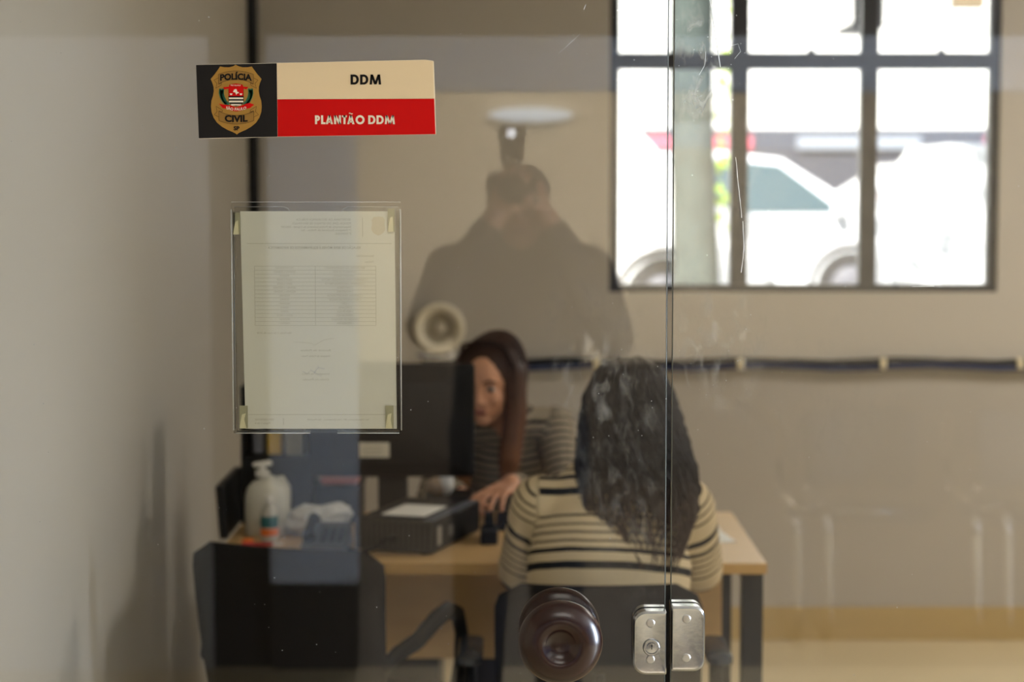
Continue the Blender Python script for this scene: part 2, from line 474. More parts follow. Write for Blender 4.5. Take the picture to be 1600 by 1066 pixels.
# round knobs on both faces of the door
M_knob = mat('dark resin', srgb(34, 10, 6), .26, var=.5, scale=9, spec=.4)
kx, kz = .0655, 1.007
kp = [(.0, .003), (.008, .0025), (.015, .0005), (.0200, -.0035), (.0235, -.0068), (.028, -.0086), (.034, -.0084), (.041, -.0058), (.048, -.0005), (.0535, .0055), (.0567, .012), (.0575, .017), (.0560, .023), (.050, .029), (.039, .033), (.026, .036), (.024, .045), (.024, .0555)]
kn = MB().lathe([(max(r, .0005), h) for r, h in kp], (kx, 2.6445, kz), 'y', 56).build('knob', M_knob, D1, smooth=True, label='dark brown round knob with dimpled centre')
MB().lathe([(.0305, 0), (.0305, .003), (.0005, .003)], (kx, 2.6965, kz), 'y', 40).build('washer', M_dplastic, D1)
MB().lathe([(max(r, .0005), -h) for r, h in kp], (kx, 2.7655, kz), 'y', 56).build('knob', M_knob, D1, smooth=True)

# lock case on the leaf and strike plate on the fixed leaf
def rr(x0, x1, z0, z1, rl, rr_, n=6, bow=0):
    """rounded rectangle with separate radii on the left and right corners"""
    out = []
    for cx, cz, r, a in ((x1 - rr_, z1 - rr_, rr_, 0), (x0 + rl, z1 - rl, rl, 90), (x0 + rl, z0 + rl, rl, 180), (x1 - rr_, z0 + rr_, rr_, 270)):
        for i in range(n + 1):
            t = math.radians(a + 90 * i / n); out.append((cx + r * math.cos(t), cz + r * math.sin(t)))
    if bow:
        zm = (z0 + z1) / 2; h = (z1 - z0) / 2
        out = [(x + (bow * (1 - ((z - zm) / h) ** 2) if x > (x0 + x1) / 2 else 0) * (1 if bow > 0 else 0) +
                (bow * (1 - ((z - zm) / h) ** 2) if x < (x0 + x1) / 2 and bow < 0 else 0), z) for x, z in out]
    return out
def lock_plate(parent, name, poly, y0, y1):
    cx = sum(p[0] for p in poly) / len(poly); cz = sum(p[1] for p in poly) / len(poly)
    sc = lambda k, d: [(cx + (x - cx) * k, cz + (z - cz) * k) for x, z in poly]
    rings = [[(x, y0, z) for x, z in sc(1, 0)], [(x, y1 + .003, z) for x, z in sc(1, 0)], [(x, y1, z) for x, z in sc(.93, 0)], [(x, y1 + .0004, z) for x, z in sc(.88, 0)]]
    return MB().rings(rings).build(name, M_chrome, parent, smooth='angle')
LP = lock_plate(D1, 'lock_case', rr(.167, .2112, .957, 1.045, .016, .002, bow=-.002), 2.700, 2.678)
SP = lock_plate(D2, 'strike_plate', rr(.2178, .2625, .962, 1.052, .002, .014, bow=.002), 2.700, 2.678)
for par, pts in ((LP, ((.189, 1.029), (.189, .979))), (SP, ((.238, 1.035), (.238, .981)))):
    for x, z in pts:
        MB().lathe([(.0060, 0), (.0060, -.0012), (.0048, -.0024), (.0005, -.0026)], (x, 2.6792, z), 'y', 20).build('rivet', M_steel, par, smooth='angle')
kc = MB().lathe([(.0125, .001), (.0118, -.002), (.0105, -.0032), (.0088, -.0032), (.0084, -.001), (.0070, -.001), (.0066, -.0042), (.0005, -.0046)], (.1905, 2.6785, .9955), 'y', 28).build('key_cylinder', M_chrome, LP, smooth='angle')
MB().box((.1899, 2.6735, .9935), (.1911, 2.6745, 1.0005)).lathe([(.0014, 0), (.0014, -.0008), (.0003, -.0009)], (.1905, 2.6742, .9985), 'y', 12).build('keyhole', M_dark, kc)
lock_plate(D1, 'lock_case', rr(.167, .2112, .957, 1.045, .016, .002), 2.710, 2.722)
lock_plate(D2, 'strike_plate', rr(.2178, .2625, .962, 1.052, .002, .014), 2.710, 2.722)

# scratches and flakes on the glass
M_scr = mat('scratched glass', (.6, .63, .66), .6, var=.02)
def scratch(parent, pts, w0=.0006):
    mb = MB()
    pts = [Vector((x, GY0 - .0003, z)) for x, z in pts]
    mb.tube(pts, [w0 * random.uniform(.5, 1.1) for _ in pts], 5, .35, side=(1, 0, 0))
    mb.build('scratch', M_scr, parent)
def jit(pts, n, a):
    out = []
    for (x0, z0), (x1, z1) in zip(pts, pts[1:]):
        for i in range(n):
            t = i / n; out.append((x0 + (x1 - x0) * t + random.uniform(-a, a), z0 + (z1 - z0) * t + random.uniform(-a, a)))
    return out + [pts[-1]]
PXS = lambda x, y: ((x - 800) * .000868, 1.62 + (295 - y) * .000872)
scratch(D2, jit([PXS(1148, 246), PXS(1154, 300), PXS(1158, 340)], 6, .0004), .0007)
scratch(D2, jit([PXS(1160, 345), PXS(1162, 390), PXS(1158, 425)], 6, .0004), .0006)
scratch(D2, [PXS(1105, 0), PXS(1110, 30), PXS(1123, 108)], .0009)
scratch(D2, jit([PXS(1135, 76), PXS(1150, 72), PXS(1154, 84), PXS(1145, 95)], 4, .0002), .0003)
scratch(D2, jit([PXS(1100, 84), PXS(1099, 105), PXS(1090, 120)], 4, .0003), .0004)
scratch(D1, jit([PXS(872, 87), PXS(888, 73), PXS(905, 57)], 4, .0002), .0003)
scratch(D1, jit([PXS(911, 20), PXS(914, 12)], 3, .0001), .0004)
scratch(D2, jit([PXS(1425, 447), PXS(1460, 446)], 4, .0002), .0003)
fl = {D1: MB(), D2: MB()}
for i in range(230):
    x = random.uniform(-.68, .69); z = random.uniform(.95, 1.87)
    if i > 120: x, z = random.gauss(.25, .10), random.choice((random.gauss(1.8, .05), random.gauss(1.35, .1)))
    if .2105 < x < .2185: continue
    s = random.uniform(.0003, .00085); p = D1 if x < .214 else D2
    a = random.uniform(0, 6.28)
    fl[p].add([(x + s * math.cos(a + q) * random.uniform(.6, 1.5), GY0 - .0004, z + s * math.sin(a + q)) for q in (0, 1.6, 3.1, 4.7)], [(0, 1, 2, 3)])
for p in fl: fl[p].build('dust_flecks', M_scr, p, kind='stuff')

# ------------------------------------------------------------------ the sign on the door
SX, SZ, SU = -.4250, 1.7900, .000862      # local: pixels of the print -> metres
def sp(x, y): return (SX + (x - 306) * SU, SZ - (y - 98.5) * SU)
M_sblack = mat('sign black', srgb(26, 23, 22), .6, var=.05, spec=.15)
M_scream = mat('sign cream', srgb(216, 194, 158), .6, var=.02, spec=.15)
M_sred = mat('sign red', srgb(190, 6, 4), .6, var=.04, spec=.12)
M_gold = mat('badge gold', srgb(158, 118, 52), .6, spec=.15, var=.05)
M_gold2 = mat('ribbon gold', srgb(142, 106, 50), .6, spec=.15, var=.05)
M_bblk = mat('print black', srgb(20, 17, 16), .6, var=.05, spec=.12)
M_bwht = mat('print white', srgb(222, 210, 188), .5, var=.02)
M_green = mat('print green', srgb(20, 92, 62), .5, var=.1)
M_blue = mat('print navy', srgb(50, 58, 92), .5)
SG = empty('door_sign', (-.265, 2.6985, 1.687), 'black, cream and red sign with gold badge stuck on the glass door', 'sign')
y0, y1 = 2.6988, 2.6999
MB().prism([sp(306, 102.5), sp(432, 100), sp(640, 95.5), sp(664, 94.8), sp(677, 97), sp(679, 155), sp(680.5, 211), sp(432, 215), sp(309, 218)][::-1], 'xz', y1 - .0007, y1).build('backing', M_bwht, SG)
MB().prism([sp(306, 103), sp(432, 100.5), sp(432, 214.5), sp(309, 217)][::-1], 'xz', y0, y1 - .0007).build('badge_panel', M_sblack, SG)
MB().prism([sp(432.7, 100.2), sp(640, 96), sp(664, 95.3), sp(676, 97.4), sp(677.5, 155), sp(432.7, 156)][::-1], 'xz', y0, y1 - .0007).build('cream_panel', M_scream, SG)
MB().prism([sp(432.4, 156.4), sp(677.5, 155.4), sp(679.3, 210.6), sp(432.4, 214.4)][::-1], 'xz', y0, y1 - .0007).build('red_panel', M_sred, SG)
# geometric bold capitals drawn as strokes
def stroke_letters(mb, txt, x, z, h, y, wgt=.19, gap=.11):
    """heavy geometric capitals; x is the left end, z the baseline, h the cap height"""
    t = wgt * h
    def quad(a, b, c, d): mb.add([(p[0], y, p[1]) for p in (a, b, c, d)], [(0, 1, 2, 3)])
    def arc(cx, cz, ro, ri, a0, a1, sxo=1.0, sxi=1.0, n=20):
        for i in range(n):
            p, q = (math.radians(a0 + (a1 - a0) * k / n) for k in (i, i + 1))
            quad((cx + sxo * ro * math.cos(p), cz + ro * math.sin(p)), (cx + sxo * ro * math.cos(q), cz + ro * math.sin(q)),
                 (cx + sxi * ri * math.cos(q), cz + ri * math.sin(q)), (cx + sxi * ri * math.cos(p), cz + ri * math.sin(p)))
    def bar(x0, z0, x1, z1, tt=t):      # slanted bar with horizontal ends
        quad((x0, z0), (x0 + tt, z0), (x1 + tt, z1), (x1, z1))
    for ch in txt:
        if ch == ' ': x += .30 * h; continue
        if ch == 'D':
            quad((x, z), (x + t, z), (x + t, z + h), (x, z + h))
            xs = .37 * h
            quad((x + t, z), (x + xs, z), (x + xs, z + .9 * t), (x + t, z + .9 * t)); quad((x + t, z + h - .9 * t), (x + xs, z + h - .9 * t), (x + xs, z + h), (x + t, z + h))
            ro = h / 2; ri = h / 2 - .9 * t; sw = .46 / .5
            arc(x + xs, z + ro, ro, ri, -90, 90, sw, (ro * sw - t) / ri); w_ = xs + ro * sw
        elif ch == 'M':
            w_ = 1.16 * h
            bar(x, z, x + .10 * h, z + h, t * .95); bar(x + w_ - t * .95, z, x + w_ - .10 * h - t * .95, z + h, t * .95)
            bar(x + w_ / 2 - t * .5, z + .02 * h, x + .10 * h, z + h, t * 1.0); bar(x + w_ / 2 - t * .5, z + .02 * h, x + w_ - .10 * h - t, z + h, t * 1.0)
        elif ch == 'P':
            w_ = .58 * h
            quad((x, z), (x + t, z), (x + t, z + h), (x, z + h))
            ro = .315 * h; ri = ro - .85 * t; xs = w_ - ro
            quad((x + t, z + h - .85 * t), (x + xs, z + h - .85 * t), (x + xs, z + h), (x + t, z + h)); quad((x + t, z + h - 2 * ro), (x + xs, z + h - 2 * ro), (x + xs, z + h - 2 * ro + .85 * t), (x + t, z + h - 2 * ro + .85 * t))
            arc(x + xs, z + h - ro, ro, ri, -90, 90, 1, (ro - t) / ri)
        elif ch == 'L':
            w_ = .50 * h
            quad((x, z), (x + t, z), (x + t, z + h), (x, z + h)); quad((x + t, z), (x + w_, z), (x + w_, z + .9 * t), (x + t, z + .9 * t))
        elif ch in 'AÃ':
            w_ = .84 * h
            bar(x, z, x + w_ / 2 - t * .55, z + h, t * 1.05); bar(x + w_ - t * 1.05, z, x + w_ / 2 - t * .5, z + h, t * 1.05)
            quad((x + .2 * h, z + .18 * h), (x + w_ - .2 * h, z + .18 * h), (x + w_ - .26 * h, z + .34 * h), (x + .26 * h, z + .34 * h))
            if ch == 'Ã':
                pts = [(x + w_ / 2 + (k / 12 - .5) * .42 * h, z + 1.16 * h + .045 * h * math.sin(k / 12 * 2 * math.pi)) for k in range(13)]
                for (a, b), (c, d) in zip(pts, pts[1:]): quad((a, b), (c, d), (c, d + .10 * h), (a, b + .10 * h))
        elif ch == 'N':
            w_ = .80 * h
            quad((x, z), (x + t, z), (x + t, z + h), (x, z + h)); quad((x + w_ - t, z), (x + w_, z), (x + w_, z + h), (x + w_ - t, z + h))
            quad((x + w_ - t * 1.15, z), (x + w_, z), (x + t * 1.15, z + h), (x, z + h))
        elif ch == 'T':
            w_ = .56 * h
            quad((x + w_ / 2 - t / 2, z), (x + w_ / 2 + t / 2, z), (x + w_ / 2 + t / 2, z + h), (x + w_ / 2 - t / 2, z + h))
            quad((x, z + h - .9 * t), (x + w_, z + h - .9 * t), (x + w_, z + h), (x, z + h)); gapx = 0
        elif ch == 'O':
            ro = .52 * h; w_ = 2 * ro
            arc(x + ro, z + h / 2, ro, ro - t, 0, 360, 1, 1, 40)
        x += w_ + (gap * h if ch not in 'LT' else .03 * h)
    return x
mb = MB(); a, b = sp(547, 133.5); stroke_letters(mb, 'DDM', a, b, 15.6 * SU, y0 - .0003, .25, .12)
mb.build('lettering', M_bblk, SG)
mb = MB(); a, b = sp(491, 195); stroke_letters(mb, 'PLANTÃO DDM', a, b, 13.6 * SU, y0 - .0003, .24, .12)
mb.build('lettering', M_bwht, SG)
# badge, traced in the print's own grid (8 units to a print pixel)
def bp(x, y): return sp(300 + x / 7.893, 90 + y / 7.893)
def flat(name, pts, m, lay, parent):
    return MB().prism([bp(*p) for p in pts][::-1], 'xz', y0 - .0002 * lay, y0 - .0002 * lay + .0002).build(name, m, parent)
half = [(535, 100), (570, 118), (620, 132), (680, 132), (733, 122), (760, 160), (800, 215), (852, 275), (835, 315), (818, 370), (815, 420), (825, 480), (845, 540), (852, 610), (845, 680), (820, 750), (780, 810), (720, 860), (650, 900), (590, 925), (560, 940), (543, 956)]
shield = half + [(1078 - x + (0 if y < 900 else 2), y) for x, y in half[-2:0:-1]]
BD = flat('badge', shield, M_gold, 1, SG)
def line(mb, pts, wd=3.5, lay=3):
    for (xa, ya), (xb, yb) in zip(pts, pts[1:]):
        dx, dy = xb - xa, yb - ya; l = math.hypot(dx, dy) or 1; nx, ny = -dy / l * wd / 2, dx / l * wd / 2
        q = [bp(xa + nx, ya + ny), bp(xb + nx, yb + ny), bp(xb - nx, yb - ny), bp(xa - nx, ya - ny)]
        mb.add([(x, y0 - .0002 * lay - .0001, z) for x, z in q], [(0, 1, 2, 3)])
arcy = lambda x, base, k: base + k * ((x - 538) / 215) ** 2
top = [(x, arcy(x, 176, 42)) for x in range(322, 758, 24)] + [(754, 218)]
bot = [(x, arcy(x, 278, 60)) for x in range(322, 758, 24)] + [(754, 338)]
flat('ribbon', top + bot[::-1], M_gold2, 2, BD)
top2 = [(x, arcy(x, 722, -52)) for x in range(322, 758, 24)] + [(754, 670)]
bot2 = [(x, arcy(x, 828, -42)) for x in range(322, 758, 24)] + [(754, 786)]
flat('ribbon', top2 + bot2[::-1], M_gold2, 2, BD)
ol = MB()
ol2 = MB()
line(ol, top + bot[::-1] + [top[0]]); line(ol2, top2 + bot2[::-1] + [top2[0]])
for s in (1, -1):
    fx = lambda pts: [(538 + s * (x - 538), y) for x, y in pts]
    line(ol, fx([(755, 262), (810, 290), (772, 330), (788, 390), (720, 350), (715, 322), (745, 338)]))
    line(ol2, fx([(755, 740), (812, 714), (775, 675), (787, 610), (712, 655), (710, 680), (750, 665)]))
ol.build('outline', M_bblk, BD); ol2.build('outline', M_bblk, BD)
mb = MB()
cx_, _ = bp(534, 0)
put_text(mb, 'POLÍCIA', .0112, cx_, bp(0, 250)[1], y0 - .0010, bold=.045, sx=1.02, warp=lambda a: -.0016 * (a / .022) ** 2)
mb.build('lettering', M_bblk, BD); mb = MB()
put_text(mb, 'CIVIL', .0118, cx_, bp(0, 768)[1], y0 - .0010, bold=.045, sx=1.12, warp=lambda a: .0012 * (a / .018) ** 2)
mb.build('lettering', M_bblk, BD); mb = MB()
put_text(mb, 'SP', .0072, bp(539, 0)[0], bp(0, 882)[1], y0 - .0010, bold=.045, sx=1.1)
mb.build('lettering', M_bblk, BD)
# small coat of arms in the middle
flat('crest_field', [(443, 372), (631, 372), (631, 560), (600, 595), (537, 612), (475, 595), (443, 560)], M_bblk, 2, BD)
flat('crest_field', [(446, 375), (628, 375), (628, 485), (446, 485)], M_sred, 3, BD)
for ya, yb in ((502, 522), (541, 562), (583, 600)):
    flat('crest_bar', [(449 + (22 if ya > 570 else 0), ya), (625 - (22 if ya > 570 else 0), ya), (625 - (30 if ya > 570 else 0), yb), (449 + (30 if ya > 570 else 0), yb)], M_bwht, 3, BD)
flat('crest_map', [(500, 435), (512, 408), (530, 398), (545, 402), (552, 432), (576, 438), (566, 450), (548, 455), (540, 472), (528, 440)], M_bwht, 4, BD)
for x in (476, 598):
    flat('crest_mark', [(x - 18, 455), (x, 451), (x + 18, 455), (x + 8, 472), (x - 8, 472)], M_bwht, 4, BD)
for s in (1, -1):
    spine = [(538 + s * 178, 395), (538 + s * 182, 440), (538 + s * 170, 490), (538 + s * 145, 540), (538 + s * 100, 585)]
    for k, (x, y) in enumerate(spine[:-1]):
        x2, y2 = spine[k + 1]
        for t in (0, .33, .66):
            px_, py_ = x + (x2 - x) * t, y + (y2 - y) * t
            flat('crest_leaf', [(px_ - 4, py_ + 32), (px_ - 36, py_ + 10), (px_ - 22, py_ - 6), (px_ + 2, py_ + 2), (px_ + 22, py_ - 8), (px_ + 34, py_ + 12), (px_ + 4, py_ + 34)], M_green, 2, BD)
flat('crest_scroll', [(x, arcy(x, 600, -22)) for x in (325, 380, 440, 470)] + [(537, 622)] + [(610, 600), (640, 585), (700, 568), (760, 590), (705, 632), (655, 640), (600, 662), (537, 672), (475, 662), (420, 640), (372, 632)], M_sred, 4, BD)
flat('crest_scroll', [(378, 375), (450, 370), (455, 345), (537, 330), (620, 345), (628, 370), (690, 375), (665, 402), (625, 392), (537, 368), (450, 392), (390, 402)], M_sred, 4, BD)
mb = MB()
put_text(mb, 'SÃO PAULO', .0050, bp(538, 0)[0], bp(0, 648)[1], y0 - .0012, bold=.02, sx=1.0, warp=lambda a: .0022 * (a / .014) ** 2)
mb.build('crest_lettering', M_bwht, BD); mb = MB()
put_text(mb, 'PRO BRASILIA', .0022, bp(535, 0)[0], bp(0, 354)[1], y0 - .0012, bold=.01, sx=1.0)
mb.build('crest_lettering', M_bwht, BD)

# ------------------------------------------------------------------ clear notice holder on the office side, sheet facing inwards
HP = empty('notice_holder', (-.266, 2.716, 1.286), 'clear acrylic notice holder stuck on the inside of the glass door', 'holder')
M_acr = clear_glass('acrylic', (.96, .965, .96), refl=.5)
def rim_mat():
    m, nt, b = principled('acrylic rim')
    b.inputs['Base Color'].default_value = (.8, .81, .81, 1); b.inputs['Roughness'].default_value = .1
    b.inputs['Alpha'].default_value = .75; b.inputs['Specular IOR Level'].default_value = 1.0
    return m
M_rim = rim_mat()
hx0, hx1, hz0, hz1 = -.3815, -.1515, 1.286, 1.602
MB().prism(rr(hx0, hx1, hz0, hz1, .004, .004), 'xz', 2.7105, 2.7115).build('back_plate', M_acr, HP)
px = lambda x: -.3815 + (x - 360.5) * .000865
pz = lambda y: 1.602 - (y - 316.5) * .000871
front = [(px(366), pz(676)), (px(482), pz(676)), (px(482), pz(679)), (px(525), pz(679)), (px(525), pz(676)), (px(624), pz(676)), (px(624), pz(326)), (px(620), pz(324)), (px(543), pz(324)), (px(532), pz(333)),
         (px(452), pz(333)), (px(442), pz(324)), (px(364), pz(324))]
MB().prism(front, 'xz', 2.7185, 2.7195).build('front_plate', M_acr, HP)
def rim(pts, r=.0007): MB().tube([(x, y, z) for x, y, z in pts], r, 6).build('rim', M_rim, HP, smooth=True)
for yy in (2.7112, 2.7192):
    o_ = 0 if yy < 2.715 else .0016
    rim([(hx0 + o_, yy, hz1 - .01 - o_ * 4), (hx0 + o_, yy, hz0 + .004)]); rim([(hx1 - o_, yy, hz1 - .01), (hx1 - o_, yy, hz0 + .004)])
    rim([(hx0 + .003, yy, hz0 + o_), (px(482), yy, hz0 + o_)]); rim([(px(525), yy, hz0 + o_), (hx1 - .003, yy, hz0 + o_)])
rim([(px(364), 2.7195, pz(324)), (px(442), 2.7195, pz(324)), (px(449), 2.7195, pz(327)), (px(452), 2.7195, pz(333))], .0004)
rim([(px(532), 2.7195, pz(333)), (px(536), 2.7195, pz(327)), (px(543), 2.7195, pz(324)), (px(622), 2.7195, pz(324))], .0004)
rim([(hx0, 2.711, hz1), (hx1, 2.711, hz1)], .0003)
MB().box((hx0, 2.7115, hz0), (hx0 + .0045, 2.7185, hz1 - .012)).build('side_wall', M_acr, HP)
MB().box((hx1 - .0055, 2.7115, hz0), (hx1, 2.7185, hz1 - .012)).build('side_wall', M_acr, HP)
MB().box((hx0, 2.7115, hz0), (px(482), 2.7185, hz0 + .003)).box((px(525), 2.7115, hz0), (hx1, 2.7185, hz0 + .003)).build('bottom_wall', M_acr, HP)
M_tape = mat('cream tape', srgb(214, 206, 168), .6, var=.05)
M_tape2 = mat('aged tape', srgb(176, 170, 138), .6, var=.05)
for (xa, xb, ya, yb) in ((363, 374, 333, 367), (606, 617, 327, 363), (370, 383, 636, 672), (601, 614, 636, 672)):
    tp = MB().box((px(xa), 2.7118, pz(yb)), (px(xb), 2.7124, pz(ya))).build('tape', M_tape2, HP)
    q = random.uniform(-2, 2)
    MB().prism([(px(xa), pz(yb)), (px(xb - 2), pz(yb)), (px(xb - 4 + q), pz((ya + yb) / 2 + 4)), (px(xb - 3), pz(ya + 12)), (px(xa + 4), pz(ya + 14)), (px(xa + 1), pz(yb - 8))], 'xz', 2.7114, 2.7118).build('glue_patch', M_tape, tp)
SH = empty('notice_sheet', (-.263, 2.7145, 1.291), 'cream printed sheet seen from its back inside the acrylic holder', 'paper')
M_sheet = mat('notice paper', srgb(232, 227, 212), .8, var=.02, scale=5)
MB().prism([(px(374), pz(331)), (px(616.5), pz(331)), (px(619), pz(673)), (px(379), pz(673))][::-1], 'xz', 2.7140, 2.7145).build('sheet', M_sheet, SH)
M_ink = mat('faint ink', srgb(192, 184, 162), .8, var=.02)
M_ink2 = mat('fainter ink', srgb(203, 195, 173), .8, var=.02)
M_crestf = mat('faint crest', srgb(224, 212, 186), .8)
yi = 2.7137
ink = MB(); ink2 = MB()
def hl(mb, x0, x1, y, wpx=.7): mb.add([(px(a), yi, pz(b)) for a, b in ((x0, y), (x1, y), (x1, y + wpx), (x0, y + wpx))], [(0, 1, 2, 3)])
def vl(mb, x, ya, yb, wpx=.7): mb.add([(px(a), yi, pz(b)) for a, b in ((x, ya), (x, yb), (x + wpx, yb), (x + wpx, ya))], [(0, 1, 2, 3)])
def tx(mb, t, cx, cy, h, wid, bold=0.0):
    vs_, fs_ = text_mesh(t, .01, bold)
    xs_ = [v[0] for v in vs_]; zs_ = [v[1] for v in vs_]; W_ = max(xs_) - min(xs_) or 1
    k = wid * .000865 / W_; kz_ = h * .000871 / .0073; mx_ = (max(xs_) + min(xs_)) / 2
    mb.add([(px(cx) - (a - mx_) * k, yi, pz(cy) + b * kz_) for a, b in vs_], fs_)
hl(ink, 384, 612, 381); vl(ink, 566, 341, 371)
for t, cx, cy, wd in (('SECRETARIA DA SEGURANÇA PÚBLICA', 505, 344, 86), ('POLÍCIA CIVIL DO ESTADO DE SÃO PAULO', 502, 350, 92), ('Departamento de Polícia Judiciária da Capital - DECAP', 493, 355.5, 110), ('1ª Delegacia Seccional de Polícia - Sul', 509, 360.5, 78), ('2º DDM/SUL', 536, 366, 26)): tx(ink, t, cx, cy, 3.2, wd)
tx(ink, 'RELAÇÃO DE BENS MÓVEIS E EQUIPAMENTOS DE INFORMÁTICA', 490, 388, 3.8, 146, .01)
tx(ink, 'SALA PLANTÃO', 570, 401, 3, 28); tx(ink, 'Térreo', 577, 410, 3, 14)
rows = 15; ty0, ty1 = 416.5, 509.5
for i in range(rows + 1): hl(ink, 395.5, 587, ty0 + (ty1 - ty0) * i / rows, .5)
for x in (395.5, 491, 586.5): vl(ink, x, ty0, ty1, .6)
left_w = [28, 34, 15, 24, 24, 35, 34, 16, 15, 16, 13, 12, 25, 16, 15]; right_w = [63, 38, 36, 73, 63, 25, 26, 56, 50, 11, 20, 25, 27, 43, 26]
lt = ['PATRIMÔNIO', '0020432 e 0020437', '0020434', '20437 e 20438', '20451 e 20452', '0020461 e 0020463', '0020476 e 0020481', '0020486', '0020492', '0020495', '20501', '20502', '20516 e 20518', '0020520', '0020521']
rt = ['BEM MÓVEL OU EQUIPAMENTO', '2 ARMÁRIOS DE AÇO', '1 ARMÁRIO BAIXO', '2 CADEIRAS FIXAS ESTOFADAS PRETAS', '2 CADEIRAS GIRATÓRIAS PRETAS', '2 GAVETEIROS', '2 MONITORES', '1 CADEIRA FIXA ESTOFADA', '1 VENTILADOR DE PAREDE', '1 CPU', '1 TECLADO', '1 MESA DE AÇO', '2 MESAS DE AÇO', '1 ESTAÇÃO DE TRABALHO', '1 IMPRESSORA']
for i in range(rows):
    cy = ty0 + (ty1 - ty0) * (i + .5) / rows
    tx(ink2, lt[i], 443, cy, 3.2, left_w[i]); tx(ink2, rt[i], 538, cy, 3.2, right_w[i])
tx(ink, 'São Paulo, 5 de maio de 2018', 426, 521.5, 3, 54)
for t, cy, wd in (('Escrivã de Polícia', 549, 47), ('Delegada de Polícia Titular', 558, 46), ('Investigador de Polícia', 586, 44), ('Chefe do Plantão', 595, 42)): tx(ink, t, 491, cy, 3, wd)
ink2.tube([(px(x), yi, pz(y)) for x, y in ((455, 536), (475, 536.5), (485, 538), (490, 541), (496, 537), (505, 532), (520, 530))], .0002, 4)
M_pen = mat('faint pen', srgb(184, 182, 186), .8)
MB().tube([(px(x), yi, pz(y)) for x, y in ((505, 578), (495, 576), (488, 586), (494, 572), (500, 590), (483, 580), (478, 586), (470, 582))], .00025, 4).build('signature', M_pen, SH)
hl(ink, 384, 612, 650); vl(ink, 439, 656, 667)
tx(ink, 'Av. Onze de Junho, 89 - Vila Clementino - São Paulo/SP', 526, 658.5, 3, 98); tx(ink, 'DDM CENTRO/SUL', 409, 658.5, 3, 30); tx(ink, 'Página 1 de 6', 406, 664, 3, 24)
ink.build('print', M_ink, SH); ink2.build('print', M_ink2, SH)
MB().prism([(px(591 + .035 * (x - 535)), pz(354 + .036 * (y - 530))) for x, y in shield][::-1], 'xz', yi - .0001, yi).build('crest_print', M_crestf, SH)
# ------------------------------------------------------------------ back wall fittings
CR = empty('cable_run', (1.3, WY - .03, .985), 'black cable bundle strapped along the back wall under the window', 'cable')
for k, (r, dz, dy, m) in enumerate(((.013, 0, 0, M_dplastic), (.009, -.012, -.010, mat('navy cable', srgb(34, 48, 86), .5)), (.007, .012, -.008, M_dplastic))):
    MB().tube([(-.32 + i * .12, WY - .022 + dy, 1.0 + dz + .006 * math.sin(i * 1.3 + k)) for i in range(33)], r, 8).build('strand', m, CR, smooth=True)
for x in (.30, .81, 1.316, 1.802, 2.4):
    MB().box((x - .011, WY - .046, .982), (x + .011, WY, 1.02)).build('clip', mat('cream clip', srgb(226, 212, 176), .5), CR, bevel=.004)
MB().tube([(-.912, WY - .02, z) for z in (.0, 1, 2, 2.9)], .0195, 12).build('corner_pipe', M_dplastic, smooth=True, label='black pipe running up the far corner of the office', cat='pipe')
# round white dish on the wall
FN = empty('wall_dish', (-.257, WY, 1.02), 'round white dished unit mounted on the back wall above the monitor', 'wall unit')
MB().lathe([(.055, 0), (.075, -.02), (.088, -.045), (.092, -.058), (.088, -.068), (.078, -.070), (.066, -.062), (.057, -.05)], (-.257, WY, 1.128), 'y', 48, cap=False).build('rim', mat('ivory plastic', srgb(232, 222, 198), .4, var=.03), FN, smooth=True)
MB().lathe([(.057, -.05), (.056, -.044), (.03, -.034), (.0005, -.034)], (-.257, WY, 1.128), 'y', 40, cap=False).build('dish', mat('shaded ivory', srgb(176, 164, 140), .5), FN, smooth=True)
MB().lathe([(.022, -.034), (.021, -.050), (.012, -.058), (.0005, -.06)], (-.257, WY, 1.128), 'y', 28).build('hub', mat('warm grey plastic', srgb(196, 186, 164), .4), FN, smooth=True)
MB().box((-.312, WY - .05, 1.015), (-.205, WY, 1.042)).build('bracket', M_white, FN, bevel=.005)
MB().tube([(-.335 + i * .013, WY - .055, 1.035 - .006 * math.sin(i / 2.2)) for i in range(10)], .006, 8).build('cable', MATS['navy cable'], FN, smooth=True)

# ------------------------------------------------------------------ desk
DK = empty('office_desk', (-.05, 4.95, 0), 'pale wood desk with black steel legs between the two women', 'desk')
MB().box((-.705, 4.583, .726), (.593, 5.325, .75)).build('desktop', M_wood, DK, bevel=.002)
MB().box((-.705, 4.578, .7255), (.5935, 4.583, .7505)).build('edge_band', M_woodf, DK)
MB().box((-.66, 4.94, .44), (.527, 4.958, .726)).build('modesty_panel', M_wood, DK)
for x0 in (.538, -.69):
    for ya in (4.60, 5.265):
        MB().box((x0, ya, .02), (x0 + .05, ya + .04, .726)).build('leg', M_black, DK, bevel=.003)
    MB().box((x0, 4.60, 0), (x0 + .05, 5.305, .02)).build('foot', M_black, DK, bevel=.003)
    MB().box((x0 + .01, 4.64, .69), (x0 + .04, 5.265, .726)).build('rail', M_black, DK)

PD = empty('filler_pedestal', (-.38, 5.55, 0), 'added black pedestal darkening the gap under the desk', 'cabinet')  # unit added to darken the view below the modesty panel
MB().box((-.66, 5.37, 0), (-.20, 5.78, .60)).build('carcass', M_black, PD, bevel=.004)
for k in range(3):
    dr = MB().box((-.65, 5.782, .03 + k * .19), (-.21, 5.797, .205 + k * .19)).build('drawer', M_black, PD, bevel=.003)
    MB().box((-.44, 5.797, .14 + k * .19), (-.32, 5.81, .15 + k * .19)).build('handle', M_steel, dr)

